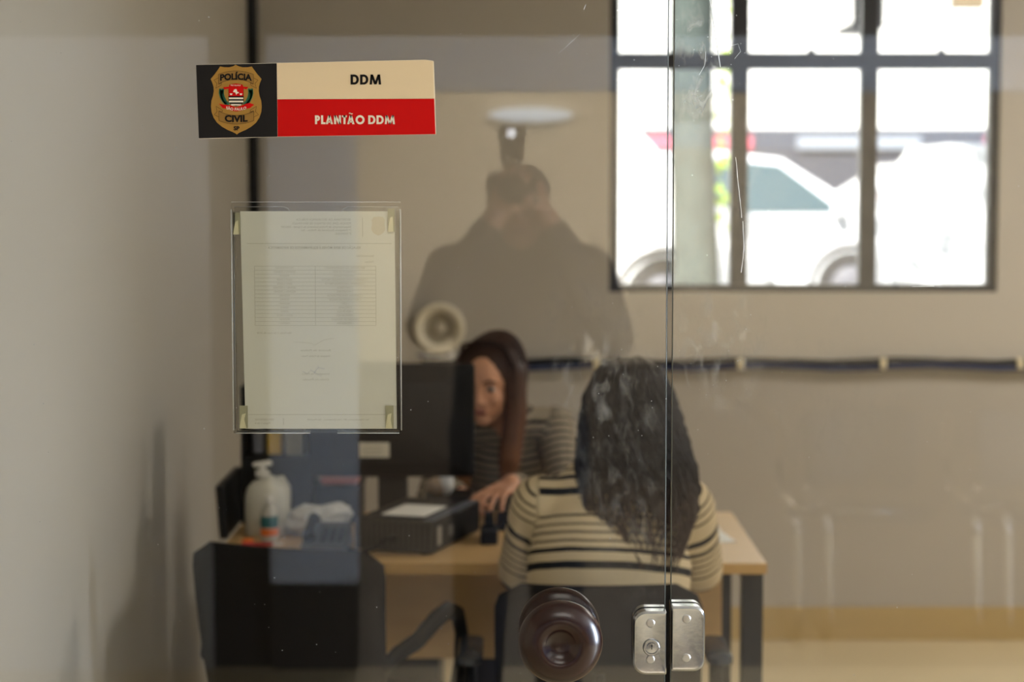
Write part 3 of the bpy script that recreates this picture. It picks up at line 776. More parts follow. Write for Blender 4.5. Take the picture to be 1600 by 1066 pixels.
# monitor seen from behind
MN = empty('monitor', (-.307, 5.10, .75), 'black computer monitor seen from behind in front of the brown-haired woman', 'monitor')
mb = MB()
mb.rings([[(x, y, z) for x, z in rr(-.307 - w_, -.307 + w_, 1.03 - h_, 1.03 + h_, .01, .01)] for y, w_, h_ in ((5.075, .2125, .145), (5.052, .2125, .145), (5.046, .208, .14), (5.040, .15, .108), (5.03, .14, .100))])
mb.build('casing', M_dplastic, MN, smooth='angle')
MB().box((-.513, 5.0751, .892), (-.101, 5.077, 1.168)).build('screen', mat('lit screen', (.3, .35, .42), .3, emit=(.5, .6, .7, .5)), MN)
MB().box((-.330, 5.10, .762), (-.284, 5.16, .775)).box((-.345, 5.078, .76), (-.269, 5.115, .96)).build('neck', M_dplastic, MN, bevel=.006)
MB().lathe([(.0005, 0), (.075, 0), (.075, .008), (.05, .014), (.0005, .016)], (-.307, 5.165, .75), 'z', 36).build('base', M_dplastic, MN, smooth='angle')
MB().box((-.388, 5.0285, .938), (-.312, 5.0300, .976)).build('sticker', mat('sticker white', srgb(226, 216, 196), .6), MN)
for k in range(3): MB().box((-.382, 5.0279, .945 + k * .009), (-.330, 5.0286, .948 + k * .009)).build('sticker_line', M_ink, MN)

# shelf organiser with odds and ends
OR = empty('desk_organizer', (-.62, 5.22, .75), 'black open shelf organizer on the desk behind the white jug', 'organizer')
ox0, ox1, oy0, oy1 = -.705, -.520, 5.14, 5.31
for z in (.75, .918, 1.02, 1.10): MB().box((ox0, oy0, z), (ox1, oy1, z + .008)).build('shelf', M_dplastic, OR)
for x in (ox0, ox1 - .008): MB().box((x, oy0, .758), (x + .008, oy1, 1.10)).build('side', M_dplastic, OR)
MB().box((ox0, oy1 - .006, .758), (ox1, oy1, 1.10)).build('back', M_dplastic, OR)
MB().box((ox0 + .008, oy0 + .002, .758), (ox1 - .008, oy0 + .008, .918)).build('drawer', M_dplastic, OR)
MB().box((-.64, 5.18, .926), (-.605, 5.26, .985)).box((-.638, 5.179, .935), (-.607, 5.18, .95)).build('yellow_carton', M_yellow, bevel=.003, label='small yellow carton in the black desk organizer', cat='carton')
MB().lathe([(.016, 0), (.019, .07), (.017, .07), (.014, .004), (.0005, .004)], (-.668, 5.22, .926), 'z', 20).build('white_cup', mat('grey white', srgb(150, 150, 158), .5), smooth='angle', label='pale grey cup in the black desk organizer', cat='cup')
MB().box((-.592, 5.16, .926), (-.545, 5.28, 1.005)).box((-.592, 5.159, .926), (-.545, 5.16, .95)).build('card_box', mat('dull card', srgb(140, 132, 112), .7), bevel=.002, label='greyish upright card box beside the yellow carton', cat='box')
# plain dark slab leaning at the wall end of the desk
M = Matrix.Translation((-.716, 5.02, .75)) @ Matrix.Rotation(math.radians(-4), 4, 'Y')
MB().box((-.012, -.12, 0), (.008, .22, .135), M).build('leaning_slab', M_dplastic, bevel=.003, label='dark folder standing upright at the wall end of the desk', cat='slab')

# jug with pump, small bottle, bag
JG = empty('pump_jug', (-.616, 4.975, .75), 'white plastic jug with a pump top on the desk', 'jug')
M_jug = mat('milky plastic', srgb(206, 202, 188), .45, var=.06, scale=20)
prof = [(.052, 0), (.056, .006), (.057, .06), (.056, .095), (.050, .118), (.036, .134), (.018, .141), (.016, .150)]
MB().rings([[(-.616 + r * math.cos(t) * 1.02, 4.975 + r * math.sin(t) * .8, .75 + h) for t in [2 * math.pi * i / 32 for i in range(32)]] for r, h in prof]).build('body', M_jug, JG, smooth=True)
MB().lathe([(.018, 0), (.018, .014), (.009, .017), (.006, .03), (.0005, .03)], (-.628, 4.975, .898), 'z', 20).build('collar', M_white, JG, smooth='angle')
MB().cone((-.646, 4.965, .928), (-.612, 4.98, .930), .006, .008, 12).build('pump_head', M_white, JG, smooth=True)
MB().tube([(-.600, 4.98, .888), (-.580, 4.985, .892), (-.566, 4.985, .868), (-.565, 4.985, .835)], .007, 10).build('grip', M_jug, JG, smooth=True)
BT = empty('small_bottle', (-.600, 4.875, .75), 'small clear bottle with teal and orange label in front of the jug', 'bottle')
MB().lathe([(.0005, 0), (.021, 0), (.022, .004), (.022, .07), (.018, .082), (.009, .090), (.009, .096), (.0005, .096)], (-.600, 4.875, .75), 'z', 28).build('body', mat('cloudy plastic', srgb(186, 182, 170), .25), BT, smooth=True)
MB().lathe([(.0222, .036), (.0225, .037), (.0225, .064), (.0222, .065)], (-.600, 4.875, .75), 'z', 28, cap=False).build('teal_label', M_teal, BT, smooth=True)
MB().lathe([(.0222, .016), (.0225, .017), (.0225, .033), (.0222, .034)], (-.600, 4.875, .75), 'z', 28, cap=False).build('orange_label', M_orange, BT, smooth=True)
MB().lathe([(.0105, 0), (.0105, .014), (.005, .018), (.0005, .018)], (-.600, 4.875, .846), 'z', 20).build('cap', M_white, BT, smooth='angle')
MB().cone((-.655, 4.84, .757), (-.640, 4.842, .757), .007, .006, 12).cone((-.655, 4.84, .757), (-.662, 4.84, .757), .004, .003, 10).build('orange_cap', M_orange, smooth=True, label='little orange cap lying beside the small bottle', cat='cap')
RP = empty('red_pen', (-.62, 4.80, .75), 'red pen lying near the front edge of the desk', 'pen')
MB().cone((-.655, 4.795, .756), (-.585, 4.80, .756), .005, .005, 10).build('barrel', M_red, RP, smooth=True)
MB().cone((-.58, 4.8005, .756), (-.560, 4.802, .756), .005, .003, 10).build('tip', M_white, RP, smooth=True)
# crumpled bag
bm = bmesh.new(); bmesh.ops.create_icosphere(bm, subdivisions=5, radius=1)
for v in bm.verts:
    n_ = v.co.normalized()
    d = 1 + .30 * noise.noise(n_ * 2.3 + Vector((3, 1, 0))) + .16 * abs(noise.noise(n_ * 6)) - .10 * abs(noise.noise(n_ * 11))
    v.co = Vector((n_.x * .062 * d, n_.y * .045 * d, n_.z * .042 * d))
    if v.co.z < -.028: v.co.z = -.028 + .1 * (v.co.z + .028)
    if n_.x > .2: v.co.z += .030 * (n_.x - .2) * (1 if n_.z > -.2 else 0); v.co.x += .04 * (n_.x - .2)
me = bpy.data.meshes.new('plastic_bag'); bm.to_mesh(me); bm.free()
me.materials.append(mat('thin white plastic', srgb(206, 204, 198), .35, var=.1, scale=30))
bg_ = link('plastic_bag', me, smooth=True, label='crumpled white plastic bag next to the jug', cat='bag'); bg_.location = (-.500, 4.955, .7835)
# desk phone (dark, sloping)
PH = empty('desk_phone', (-.43, 4.78, .75), 'dark desk telephone in front of the crumpled bag', 'telephone')
MB().prism([(4.70, .75), (4.87, .75), (4.87, .80), (4.70, .768)], 'yz', -.505, -.395).build('body', M_grey, PH, bevel=.004)
MB().tube([(-.487, 4.72, .787), (-.489, 4.735, .796), (-.489, 4.80, .806), (-.487, 4.845, .814), (-.485, 4.855, .806)], [.016, .013, .011, .013, .016], 10).build('handset', M_dplastic, PH, smooth=True)
for i in range(3):
    for j in range(4): MB().box((-.460 + i * .02, 4.735 + j * .025, .7745 + j * .0047), (-.447 + i * .02, 4.75 + j * .025, .7795 + j * .0047)).build('key', M_dplastic, PH)
# black box with pink packet; black tray with pouch
MB().box((-.510, 5.13, .75), (-.395, 5.30, .838)).box((-.514, 5.126, .838), (-.391, 5.304, .848)).build('black_box', M_dplastic, bevel=.003, label='black lidded box under the pink tissue packet', cat='box')
TP = empty('tissue_packet', (-.452, 5.2, .848), 'pink and white tissue packet on top of a black box', 'packet')
MB().box((-.50, 5.15, .8485), (-.402, 5.26, .885)).build('packet', mat('salmon pack', srgb(206, 128, 118), .5), TP, bevel=.008)
MB().box((-.496, 5.152, .885), (-.42, 5.25, .905)).build('upper_pack', mat('pale pack', srgb(196, 190, 190), .5), TP, bevel=.008)
MB().ell((-.484, 5.16, .899), (.012, .012, .012), 12).build('tissue', M_paper, TP, smooth=True)
MB().box((-.228, 5.14, .75), (-.105, 5.31, .815)).box((-.224, 5.136, .762), (-.109, 5.14, .803)).build('paper_tray', M_dplastic, bevel=.003, label='black tray behind the desktop computer', cat='tray')
PO = empty('pouch', (-.19, 5.2, .815), 'beige and white pouch with a bright pink top on the tray', 'pouch')
MB().ell((-.193, 5.2, .839), (.034, .03, .024), 18).build('body', mat('beige cloth', srgb(186, 160, 132), .8, bump=.3), PO, smooth=True)
MB().ell((-.172, 5.19, .850), (.020, .02, .034), 16).build('white_side', M_paper, PO, smooth=True)
MB().cone((-.166, 5.18, .888), (-.147, 5.18, .880), .009, .007, 12).build('pink_top', M_pink, PO, smooth=True)

# flat desktop computer with vents
PCa = math.radians(-18)
PC = empty('desktop_computer', (-.187, 4.672, .75), 'black flat desktop computer lying on the desk under the woman\'s hand', 'computer', rz=PCa, local=True)
MB().box((-.200, .004, .006), (0, .345, .082)).build('casing', M_dplastic, PC, bevel=.004)
MB().box((-.200, 0, .006), (0, .004, .082)).build('front_panel', mat('vent panel', srgb(52, 50, 46), .5), PC, bevel=.001)
for i in range(14): MB().box((-.193 + i * .0136, -.0025, .012), (-.188 + i * .0136, 0, .076)).build('vent_rib', M_dplastic, PC)
MB().box((-.0005, .03, .02), (.0012, .055, .065)).build('badge', mat('pale sticker', srgb(150, 146, 136), .5), PC)
MB().box((-.0005, .11, .03), (.0012, .14, .055)).build('badge', mat('grey sticker', srgb(90, 90, 88), .5), PC)
MB().box((-.03, .01, .082), (-.004, .335, .0835)).build('trim_strip', mat('slate strip', srgb(92, 100, 112), .35), PC)
for x in (-.18, -.03):
    for y in (.03, .31): MB().lathe([(.012, 0), (.012, .006), (.0005, .006)], (x, y, 0), 'z', 14).build('rubber_foot', M_dark, PC)
MP = Matrix.Translation((-.187, 4.672, .75)) @ Matrix.Rotation(PCa, 4, 'Z')
MB().box((-.155, .06, .0825), (-.045, .22, .0845), MP).box((-.15, .07, .0845), (-.05, .20, .0858), MP).build('paper_stack', M_paper, label='white papers lying on top of the flat desktop computer', cat='paper')
MB().tube([MP @ Vector(p) for p in ((-.10, -.006, .04), (-.115, -.022, .035), (-.14, -.035, .014), (-.17, -.038, .007), (-.195, -.03, .007), (-.212, -.01, .007))], .005, 8).cone(MP @ Vector((-.10, -.001, .04)), MP @ Vector((-.10, -.018, .038)), .009, .008, 10).build('power_cable', M_dplastic, smooth=True, label='black cable plugged into the front of the desktop computer', cat='cable')
TD = empty('tape_dispenser', (-.055, 4.88, .75), 'small black desk accessory beside the desktop computer', 'desk accessory')
MB().prism([(4.82, .75), (4.94, .75), (4.945, .765), (4.92, .785), (4.88, .77), (4.84, .79), (4.82, .785)], 'yz', -.078, -.035).build('body', M_dplastic, TD, bevel=.004)
MB().lathe([(.010, -.012), (.028, -.012), (.028, .012), (.010, .012), (.010, -.012)], (-.0565, 4.885, .795), 'x', 24, cap=False).build('reel', M_dplastic, TD, smooth='angle')
# papers on the free end of the desk
M = Matrix.Translation((.50, 4.95, .7505)) @ Matrix.Rotation(math.radians(8), 4, 'Z')
MB().box((-.05, -.10, 0), (.04, .12, .0015), M).box((-.06, -.06, .0015), (.03, .14, .003), M @ Matrix.Rotation(math.radians(-9), 4, 'Z')).build('paper_sheets', M_paper, label='loose white sheets on the free end of the desk', cat='paper')
KB = empty('keyboard', (.12, 5.10, .75), 'black keyboard on the desk in front of the brown-haired woman', 'keyboard')
MB().prism([(5.02, .75), (5.17, .75), (5.17, .775), (5.02, .762)], 'yz', -.04, .36).build('case', M_dplastic, KB, bevel=.003)
for j in range(4): MB().prism([(5.03 + j * .034, .764 + j * .003), (5.056 + j * .034, .766 + j * .003), (5.056 + j * .034, .772 + j * .003), (5.03 + j * .034, .77 + j * .003)], 'yz', -.03, .35).build('key_row', M_dplastic, KB)

# ------------------------------------------------------------------ chairs
def star_base(R, h=.40):
    for k in range(5):
        a = 2 * math.pi * k / 5 + .3
        MB().tube([(0, 0, .10), (.14 * math.cos(a), .14 * math.sin(a), .095), (.27 * math.cos(a), .27 * math.sin(a), .065)], [.028, .022, .016], 8, .7).build('base_arm', M_dplastic, R, smooth=True)
        MB().lathe([(.0005, -.02), (.022, -.02), (.026, -.012), (.026, .012), (.022, .02), (.0005, .02)], (.27 * math.cos(a), .27 * math.sin(a), .0262), 'x', 18).build('caster', M_dplastic, R, smooth='angle')
    MB().lathe([(.0005, .08), (.032, .08), (.030, .25), (.018, .25), (.018, h), (.0005, h)], (0, 0, 0), 'z', 20).build('column', M_dplastic, R, smooth='angle')

def cushion(w_, d_, z0, z1, crown=.02):
    mb = MB(); rs = []
    for z, k in ((z0, .93), (z0 + .012, .99), (z1 - .02, 1.0), (z1 - .006, .97), (z1, .88)):
        rs.append([(x * k, y * k, z) for x, y in rr(-w_ / 2, w_ / 2, -d_ / 2, d_ / 2, .06, .06)])
    return mb.rings(rs)

def back_panel(w_top, w_bot, z0, z1, y_bot, y_top, th=.05, curve=.035, rad=.05, nx=14, nz=14):
    """curved, rounded backrest; occupies -y side of the seat"""
    mb = MB(); V = []; F = []
    for side in (0, 1):
        for j in range(nz + 1):
            t = j / nz; z = z0 + (z1 - z0) * t
            wv = (w_bot + (w_top - w_bot) * t) / 2
            e = min(t, 1 - t) * (z1 - z0)
            if e < rad: wv -= rad - math.sqrt(max(0, rad ** 2 - (rad - e) ** 2))
            for i in range(nx + 1):
                u = i / nx * 2 - 1
                y = y_bot + (y_top - y_bot) * t + curve * (u * u) - .012 * math.sin(math.pi * t)
                bulge = th / 2 * (1 - .75 * abs(u) ** 4) * (1 - .6 * abs(2 * t - 1) ** 6)
                V.append((u * wv, y + (bulge if side else -bulge), z))
    n = (nx + 1) * (nz + 1)
    for j in range(nz):
        for i in range(nx):
            a = j * (nx + 1) + i
            F.append((a, a + 1, a + nx + 2, a + nx + 1)); F.append((n + a + nx + 1, n + a + nx + 2, n + a + 1, n + a))
    def strip(idx):
        for a, b in zip(idx, idx[1:]): F.append((a, n + a, n + b, b))
    strip(list(range(nx + 1))); strip([nz * (nx + 1) + i for i in range(nx, -1, -1)])
    strip([j * (nx + 1) for j in range(nz, -1, -1)]); strip([j * (nx + 1) + nx for j in range(nz + 1)])
    return mb.add(V, F)

# empty armchair by the wall
A1 = empty('armchair', (-.408, 4.42, 0), 'empty black armchair with curved arms pushed towards the wall end of the desk', 'chair', rz=math.radians(-19), local=True)
cushion(.46, .44, .42, .48).build('seat', M_mesh, A1, smooth=True)
back_panel(.455, .42, .47, .858, -.195, -.255, th=.045, curve=.03, rad=.045).build('backrest', M_mesh, A1, smooth=True)
for s in (-1, 1):
    xs = s * .225
    MB().tube([(xs * .93, -.20, .60), (xs, -.16, .625), (xs * 1.04, -.06, .635), (xs * 1.08, .03, .665), (xs * 1.09, .10, .672), (xs * 1.09, .16, .65), (xs * 1.09, .185, .60), (xs * 1.08, .18, .53), (xs * 1.04, .15, .44)], [.016, .018, .02, .021, .021, .021, .020, .019, .017], 12, .8).build('armrest', M_dplastic, A1, smooth=True)
star_base(A1, .42)

# office chair carrying the visitor
A2 = empty('office_chair', (.18, 4.33, 0), 'black office chair with arm pads under the woman in the striped sweater', 'chair', rz=0, local=True)
cushion(.46, .42, .40, .46).build('seat', M_mesh, A2, smooth=True)
back_panel(.435, .43, .47, .80, -.235, -.265, th=.045, curve=.03, rad=.055).build('backrest', M_mesh, A2, smooth=True)
MB().tube([(0, -.10, .385), (0, -.24, .40), (0, -.285, .46), (0, -.285, .62)], .02, 10, .6).build('back_strut', M_dplastic, A2, smooth=True)
for s in (-1, 1):
    MB().tube([(s * .20, .02, .395), (s * .265, .02, .395), (s * .272, .02, .42), (s * .272, .02, .59)], .015, 10, .7).build('arm_post', M_dplastic, A2, smooth=True)
    MB().rings([[(s * .272 + x * k, .02 + y * k, z) for x, y in rr(-.028, .028, -.11, .11, .024, .024)] for z, k in ((.588, .9), (.592, 1), (.606, 1), (.612, .85))]).build('arm_pad', mat('satin pad', srgb(60, 64, 72), .25), A2, smooth='angle')
star_base(A2, .40)

# rose chair of the clerk
A3 = empty('task_chair', (.05, 5.80, 0), 'rose-pink upholstered chair behind the brown-haired woman', 'chair', rz=math.radians(172), local=True)
cushion(.46, .44, .40, .46).build('seat', M_rose, A3, smooth=True)
back_panel(.42, .44, .50, .86, -.22, -.27, th=.05, curve=.04, rad=.06).build('backrest', M_rose, A3, smooth=True)
MB().tube([(0, -.12, .385), (0, -.24, .40), (0, -.28, .47), (0, -.28, .64)], .02, 10, .6).build('back_strut', M_dplastic, A3, smooth=True)
star_base(A3, .40)

# ------------------------------------------------------------------ people
def limb(mb, pts, rs, flat=None, side=None, n=16):
    for i in range(len(pts) - 1):
        mb.cone(pts[i], pts[i + 1], rs[i], rs[i + 1], n, 1.0 if flat is None else flat, side)

def head(mb, c, face, up=(0, 0, 1), s=1.0):
    """skull, jaw, nose, brow, lips and ears; face is the direction the face looks"""
    f = Vector(face).normalized(); u = Vector(up); u = (u - f * u.dot(f)).normalized(); r = f.cross(u)
    R = Matrix((r, f, u)).transposed()     # columns: right, forward, up
    P = lambda x, y, z: Vector(c) + R @ Vector((x * s, y * s, z * s))
    mb.ell(P(0, -.012, .025), (.073 * s, .092 * s, .088 * s), 24, R)
    mb.ell(P(0, .022, -.03), (.060 * s, .066 * s, .085 * s), 22, R)
    mb.ell(P(0, .062, -.092), (.026 * s, .022 * s, .020 * s), 14, R)
    for q in (-1, 1):
        mb.ell(P(q * .034, .064, -.028), (.024 * s, .022 * s, .024 * s), 14, R)
        mb.ell(P(q * .032, .075, .022), (.026 * s, .014 * s, .009 * s), 12, R)
        mb.ell(P(q * .074, -.008, -.008), (.008 * s, .018 * s, .030 * s), 12, R)
        mb.ell(P(q * .011, .094, -.034), (.008 * s, .008 * s, .007 * s), 10, R)
    mb.cone(P(0, .086, .012), P(0, .104, -.030), .008 * s, .011 * s, 10)
    mb.ell(P(0, .086, -.058), (.022 * s, .010 * s, .005 * s), 12, R); mb.ell(P(0, .084, -.067), (.019 * s, .010 * s, .006 * s), 12, R)
    return P, R

def face_bits(P, R, parent, lipcol=(150, 80, 72), s=1.0):
    for q in (-1, 1):
        e = MB().ell(P(q * .032, .079, .003), (.0125 * s, .008 * s, .008 * s), 14, R).build('eye', mat('eye white', srgb(176, 166, 156), .3), parent, smooth=True)
        MB().ell(P(q * .032, .0865, .003), (.0068 * s, .0025 * s, .0068 * s), 12, R).build('iris', mat('iris brown', srgb(50, 30, 18), .15), e, smooth=True)
        MB().tube([P(q * .014, .094, .024), P(q * .032, .092, .031), P(q * .052, .080, .024)], [.0022, .003, .0012], 6).build('eyebrow', mat('brow hair', srgb(40, 26, 18), .7), parent, smooth=True)
    MB().ell(P(0, .0945, -.062), (.020 * s, .004 * s, .0065 * s), 14, R).build('lips', mat('lips %d' % lipcol[0], srgb(*lipcol), .4), parent, smooth=True)

def hand(mb, wrist, knuck, nrm, curl=.5, spread=.10, thumb_side=1, s=1.0, k=None):
    """palm and five bent fingers; knuck = direction wrist->knuckles, nrm = out of the back of the hand"""
    w_ = Vector(wrist); d = Vector(knuck).normalized(); n_ = Vector(nrm); n_ = (n_ - d * n_.dot(d)).normalized(); sd = d.cross(n_) * thumb_side
    pe = w_ + d * .082 * s
    for o_ in (-.028, -.010, .010, .028):
        mb.cone(w_ + d * .012 * s + sd * o_ * .75 * s, pe + sd * o_ * s, .0145 * s, .0125 * s, 10, .85, sd)
    for i, (o_, ln) in enumerate(((.030, .070), (.011, .080), (-.009, .075), (-.028, .058))):
        p = pe + sd * o_ * s; dd = (d + sd * (1.5 - i) * spread).normalized(); c_ = curl * (1 + .12 * i)
        rr_ = .0088 * s
        for j, fr in enumerate((.45, .32, .27)):
            c2 = c_ * (.55 if j == 0 else 1.0)
            dd = (dd * math.cos(c2) - n_ * math.sin(c2)).normalized()
            q = p + dd * ln * fr * s * 1.12
            mb.cone(p, q, rr_, rr_ * .92, 10); p = q; rr_ *= .92
    t0 = w_ + d * .022 * s + sd * .024 * s - n_ * .004
    t1 = t0 + (d * .55 + sd * .75 - n_ * .25).normalized() * .042 * s
    t2 = t1 + (d * .85 + sd * .35 - n_ * .4 * curl).normalized() * .030 * s
    t3 = t2 + (d * .95 + sd * .05 - n_ * .6 * curl).normalized() * .025 * s
    mb.cone(t0, t1, .0135 * s, .0115 * s, 10); mb.cone(t1, t2, .0105 * s, .0095 * s, 10); mb.cone(t2, t3, .0095 * s, .0078 * s, 10)

def along(me, chains, name='along', bend=0, cx=0):
    """arc-length coordinate of the nearest chain (for knitted stripes)"""
    n = len(me.vertices); co = np.empty(n * 3); me.vertices.foreach_get('co', co); co = co.reshape(-1, 3)
    best = np.full(n, 1e9); val = np.zeros(n)
    for pts, r, start in chains:
        acc = start
        for a, b in zip(pts, pts[1:]):
            a, b = np.array(a), np.array(b); d = b - a; l = np.linalg.norm(d)
            t = np.clip(((co - a) @ d) / l ** 2, 0, 1)
            tt = ((co - a) @ d) / l ** 2
            dist = np.linalg.norm(co - (a + t[:, None] * d), axis=1) - r
            m_ = dist < best
            best[m_] = dist[m_]; val[m_] = (acc + np.clip(tt, -1.5, 2.5) * l)[m_]
            acc += l
    at_ = me.attributes.new(name, 'FLOAT', 'POINT'); at_.data.foreach_set('value', val)
    return co

def strands(paths, r, mb=None):
    mb = mb or MB()
    for p in paths:
        k = len(p)
        mb.tube(p, [r * (1 - .75 * (i / (k - 1)) ** 2) for i in range(k)], 5)
    return mb

# --- visitor seen from behind
V = empty('person', (.215, 4.30, 0), 'seated person from behind, long wavy dark hair, cream and black striped sweater', 'person')
b = MB()
hc = (.262, 4.435, 1.122)
P2, R2 = head(b, hc, (-.35, 1, -.10), s=.98)
limb(b, [(.225, 4.375, .955), (.255, 4.425, 1.06)], [.055, .048])
limb(b, [(.20, 4.24, .52), (.205, 4.27, .68), (.215, 4.33, .84), (.222, 4.365, .95)], [.15, .125, .14, .08], .68, (1, 0, 0), 24)
LS, RS = (.062, 4.365, .925), (.385, 4.365, .918)
LE, RE = (.022, 4.47, .755), (.425, 4.47, .76)
LW, RW = (.075, 4.69, .785), (.335, 4.70, .785)
for s_, e_, w_ in ((LS, LE, LW), (RS, RE, RW)):
    limb(b, [(.22, 4.36, .935), s_], [.05, .05]); limb(b, [s_, e_, w_], [.050, .040, .027])
hand(b, LW, (.5, 1, -.02), (0, 0, 1), .25, .1, 1, .92)
hand(b, RW, (-.5, 1, -.02), (0, 0, 1), .25, .1, -1, .92)
for q in (-1, 1):
    limb(b, [(.20 + q * .085, 4.25, .54), (.20 + q * .10, 4.66, .545), (.20 + q * .10, 4.72, .10)], [.092, .062, .040])
    limb(b, [(.20 + q * .10, 4.72, .06), (.20 + q * .11, 4.86, .035)], [.042, .032], .8, (1, 0, 0))
link('body', remesh(b, .0045, 4, M_skin2, 'visitor_body'), V)
face_bits(P2, R2, V)
sw = MB()
torso = [(.20, 4.235, .50), (.205, 4.265, .64), (.213, 4.315, .80), (.22, 4.350, .90)]
limb(sw, torso, [.185, .168, .183, .150], .70, (1, 0, 0), 28)
limb(sw, [(.218, 4.35, .915), (.224, 4.37, .955)], [.10, .068], .72, (1, 0, 0), 24)
for s_, e_, w_ in ((LS, LE, LW), (RS, RE, RW)):
    limb(sw, [(.22, 4.355, .925), s_], [.066, .060]); limb(sw, [s_, e_, tuple(Vector(e_).lerp(Vector(w_), .92))], [.066, .056, .038])
me = remesh(sw, .007, 8, attr_stripes('visitor knit', 'along', [(.02, .085), (.16, .185), (.27, .30), (.38, .405), (.50, .53), (.80, .90)], .165, srgb(206, 186, 152), srgb(24, 24, 26)), 'visitor_sweater')
co = along(me, [([(.20, 4.2, .50), (.22, 4.36, 1.0)], .155, 0), ([LS, LE, LW], .055, .075), ([RS, RE, RW], .055, .075)])
link('sweater', me, V)
tr = MB()
limb(tr, [(.20, 4.25, .52), (.20, 4.24, .56)], [.165, .155], .78, (1, 0, 0), 24)
for q in (-1, 1):
    limb(tr, [(.20 + q * .085, 4.25, .54), (.20 + q * .10, 4.66, .545), (.20 + q * .10, 4.72, .14)], [.098, .070, .056])
link('trousers', remesh(tr, .009, 6, mat('dark denim', srgb(36, 38, 48), .8), 'visitor_trousers'), V)
for q in (-1, 1):
    sh = MB(); x = .20 + q * .10
    sh.ell((x, 4.72, .05), (.046, .06, .045), 16).ell((x + q * .008, 4.83, .036), (.048, .10, .034), 18)
    for i, v in enumerate(sh.v): sh.v[i] = (v[0], v[1], max(v[2], .004))
    sh.build('shoe', mat('dark shoe', srgb(30, 28, 28), .5), V, smooth=True)
# wavy hair: volume plus locks
rnd = random.Random(3)
hv = MB()
hv.ell((.262, 4.425, 1.150), (.088, .105, .094), 28)
hv.cone((.262, 4.385, 1.10), (.275, 4.335, .98), .095, .108, 28, .62, (1, 0, 0))
hv.cone((.275, 4.335, .98), (.280, 4.300, .895), .108, .080, 28, .55, (1, 0, 0))
hv.cone((.280, 4.300, .895), (.286, 4.270, .845), .080, .035, 24, .5, (1, 0, 0))
hm = remesh(hv, .006, 4, hair_mat('visitor hair', (.012, .011, .012), (.075, .042, .028), .86, 1.06), 'visitor_hair')
for v in hm.vertices:
    n3 = noise.noise(Vector((v.co.x * 42, v.co.y * 42, v.co.z * 16))) + .5 * noise.noise(v.co * 70)
    if v.co.y < 4.50: v.co += Vector(v.normal) * .007 * n3
HB = link('hair', hm, V)
paths = []
for i in range(430):
    th = rnd.uniform(-2.2, 2.2)                      # around the head, 0 = straight back
    el = rnd.uniform(.05, 1.0)
    d = Vector((math.sin(th), -math.cos(th), 0))
    start = Vector((.262, 4.425, 1.150)) + Vector((d.x * .088 * math.cos(el * 1.4), d.y * .105 * math.cos(el * 1.4), .096 * math.sin(el * 1.4)))
    ln = rnd.uniform(.16, .30) if abs(th) > .3 else rnd.uniform(.2, .37)
    p = [start]; ph = rnd.uniform(0, 6.28); am = rnd.uniform(.004, .011); fr = rnd.uniform(50, 85)
    zend = rnd.uniform(.80, .94) if rnd.random() < .6 else rnd.uniform(.92, 1.02)
    n_ = 22; z = start.z
    for k in range(1, n_ + 1):
        t = k / n_; z = start.z + (zend - start.z) * t
        wx = np.interp(z, [.78, .86, .92, 1.0, 1.08, 1.16, 1.22, 1.25], [.06, .095, .122, .128, .112, .096, .070, .02])
        wy = np.interp(z, [.78, .86, .92, 1.0, 1.08, 1.16, 1.22, 1.25], [.05, .05, .058, .074, .092, .106, .08, .02])
        cx = np.interp(z, [.80, 1.0, 1.15], [.283, .272, .262]); cy = np.interp(z, [.80, .92, 1.0, 1.1, 1.15], [4.245, 4.285, 4.335, 4.395, 4.425])
        tw = max(-1.9, min(1.9, th * (1 - .12 * t)))
        a_ = am * min(1, t * 2.5)
        p.append(Vector((cx + math.sin(tw) * wx + a_ * math.sin(z * fr + ph), cy - math.cos(tw) * wy - .003 + a_ * math.cos(z * fr + ph), z)))
    paths.append(p)
strands(paths, .0042).build('locks', hm.materials[0], HB, smooth=True, kind='stuff')

# --- clerk behind the desk
K = empty('person', (0.0, 5.70, 0), 'seated person behind the monitor, long brown hair, finely striped top, hand on the computer', 'person')
b = MB()
hc = (-.066, 5.49, 1.082)
P1, R1 = head(b, hc, (-.28, -1, -.16), s=.95)
limb(b, [(-.015, 5.56, .96), (-.050, 5.525, 1.04)], [.055, .046])
limb(b, [(.03, 5.80, .52), (.02, 5.76, .68), (.0, 5.64, .85), (-.01, 5.58, .95)], [.145, .118, .13, .075], .68, (1, 0, 0), 24)
KL, KLE, KLW = (.120, 5.57, .955), (.158, 5.43, .745), (-.003, 5.125, .856)       # the arm nearer the window
KR, KRE, KRW = (-.150, 5.57, .955), (-.215, 5.45, .77), (-.15, 5.36, .80)
for s_, e_, w_ in ((KL, KLE, KLW), (KR, KRE, KRW)):
    limb(b, [(-.01, 5.58, .95), s_], [.05, .048]); limb(b, [s_, e_, w_], [.048, .038, .026])
hand(b, KLW, (-.42, -.80, -.12), (-.1, -.12, 1), .30, .16, 1, .98)
hand(b, KRW, (.3, -.9, -.2), (0, 0, 1), .4, .1, -1, .95)
for q in (-1, 1):
    limb(b, [(.03 + q * .085, 5.80, .54), (.02 + q * .10, 5.40, .54), (.02 + q * .10, 5.38, .10)], [.09, .06, .04])
    limb(b, [(.02 + q * .10, 5.38, .06), (.02 + q * .11, 5.25, .035)], [.042, .032], .8, (1, 0, 0))
link('body', remesh(b, .0042, 3, M_skin, 'clerk_body'), K)
face_bits(P1, R1, K)
sw = MB()
limb(sw, [(.03, 5.80, .50), (.02, 5.76, .66), (.0, 5.65, .83), (-.008, 5.59, .935)], [.165, .135, .145, .105], .70, (1, 0, 0), 28)
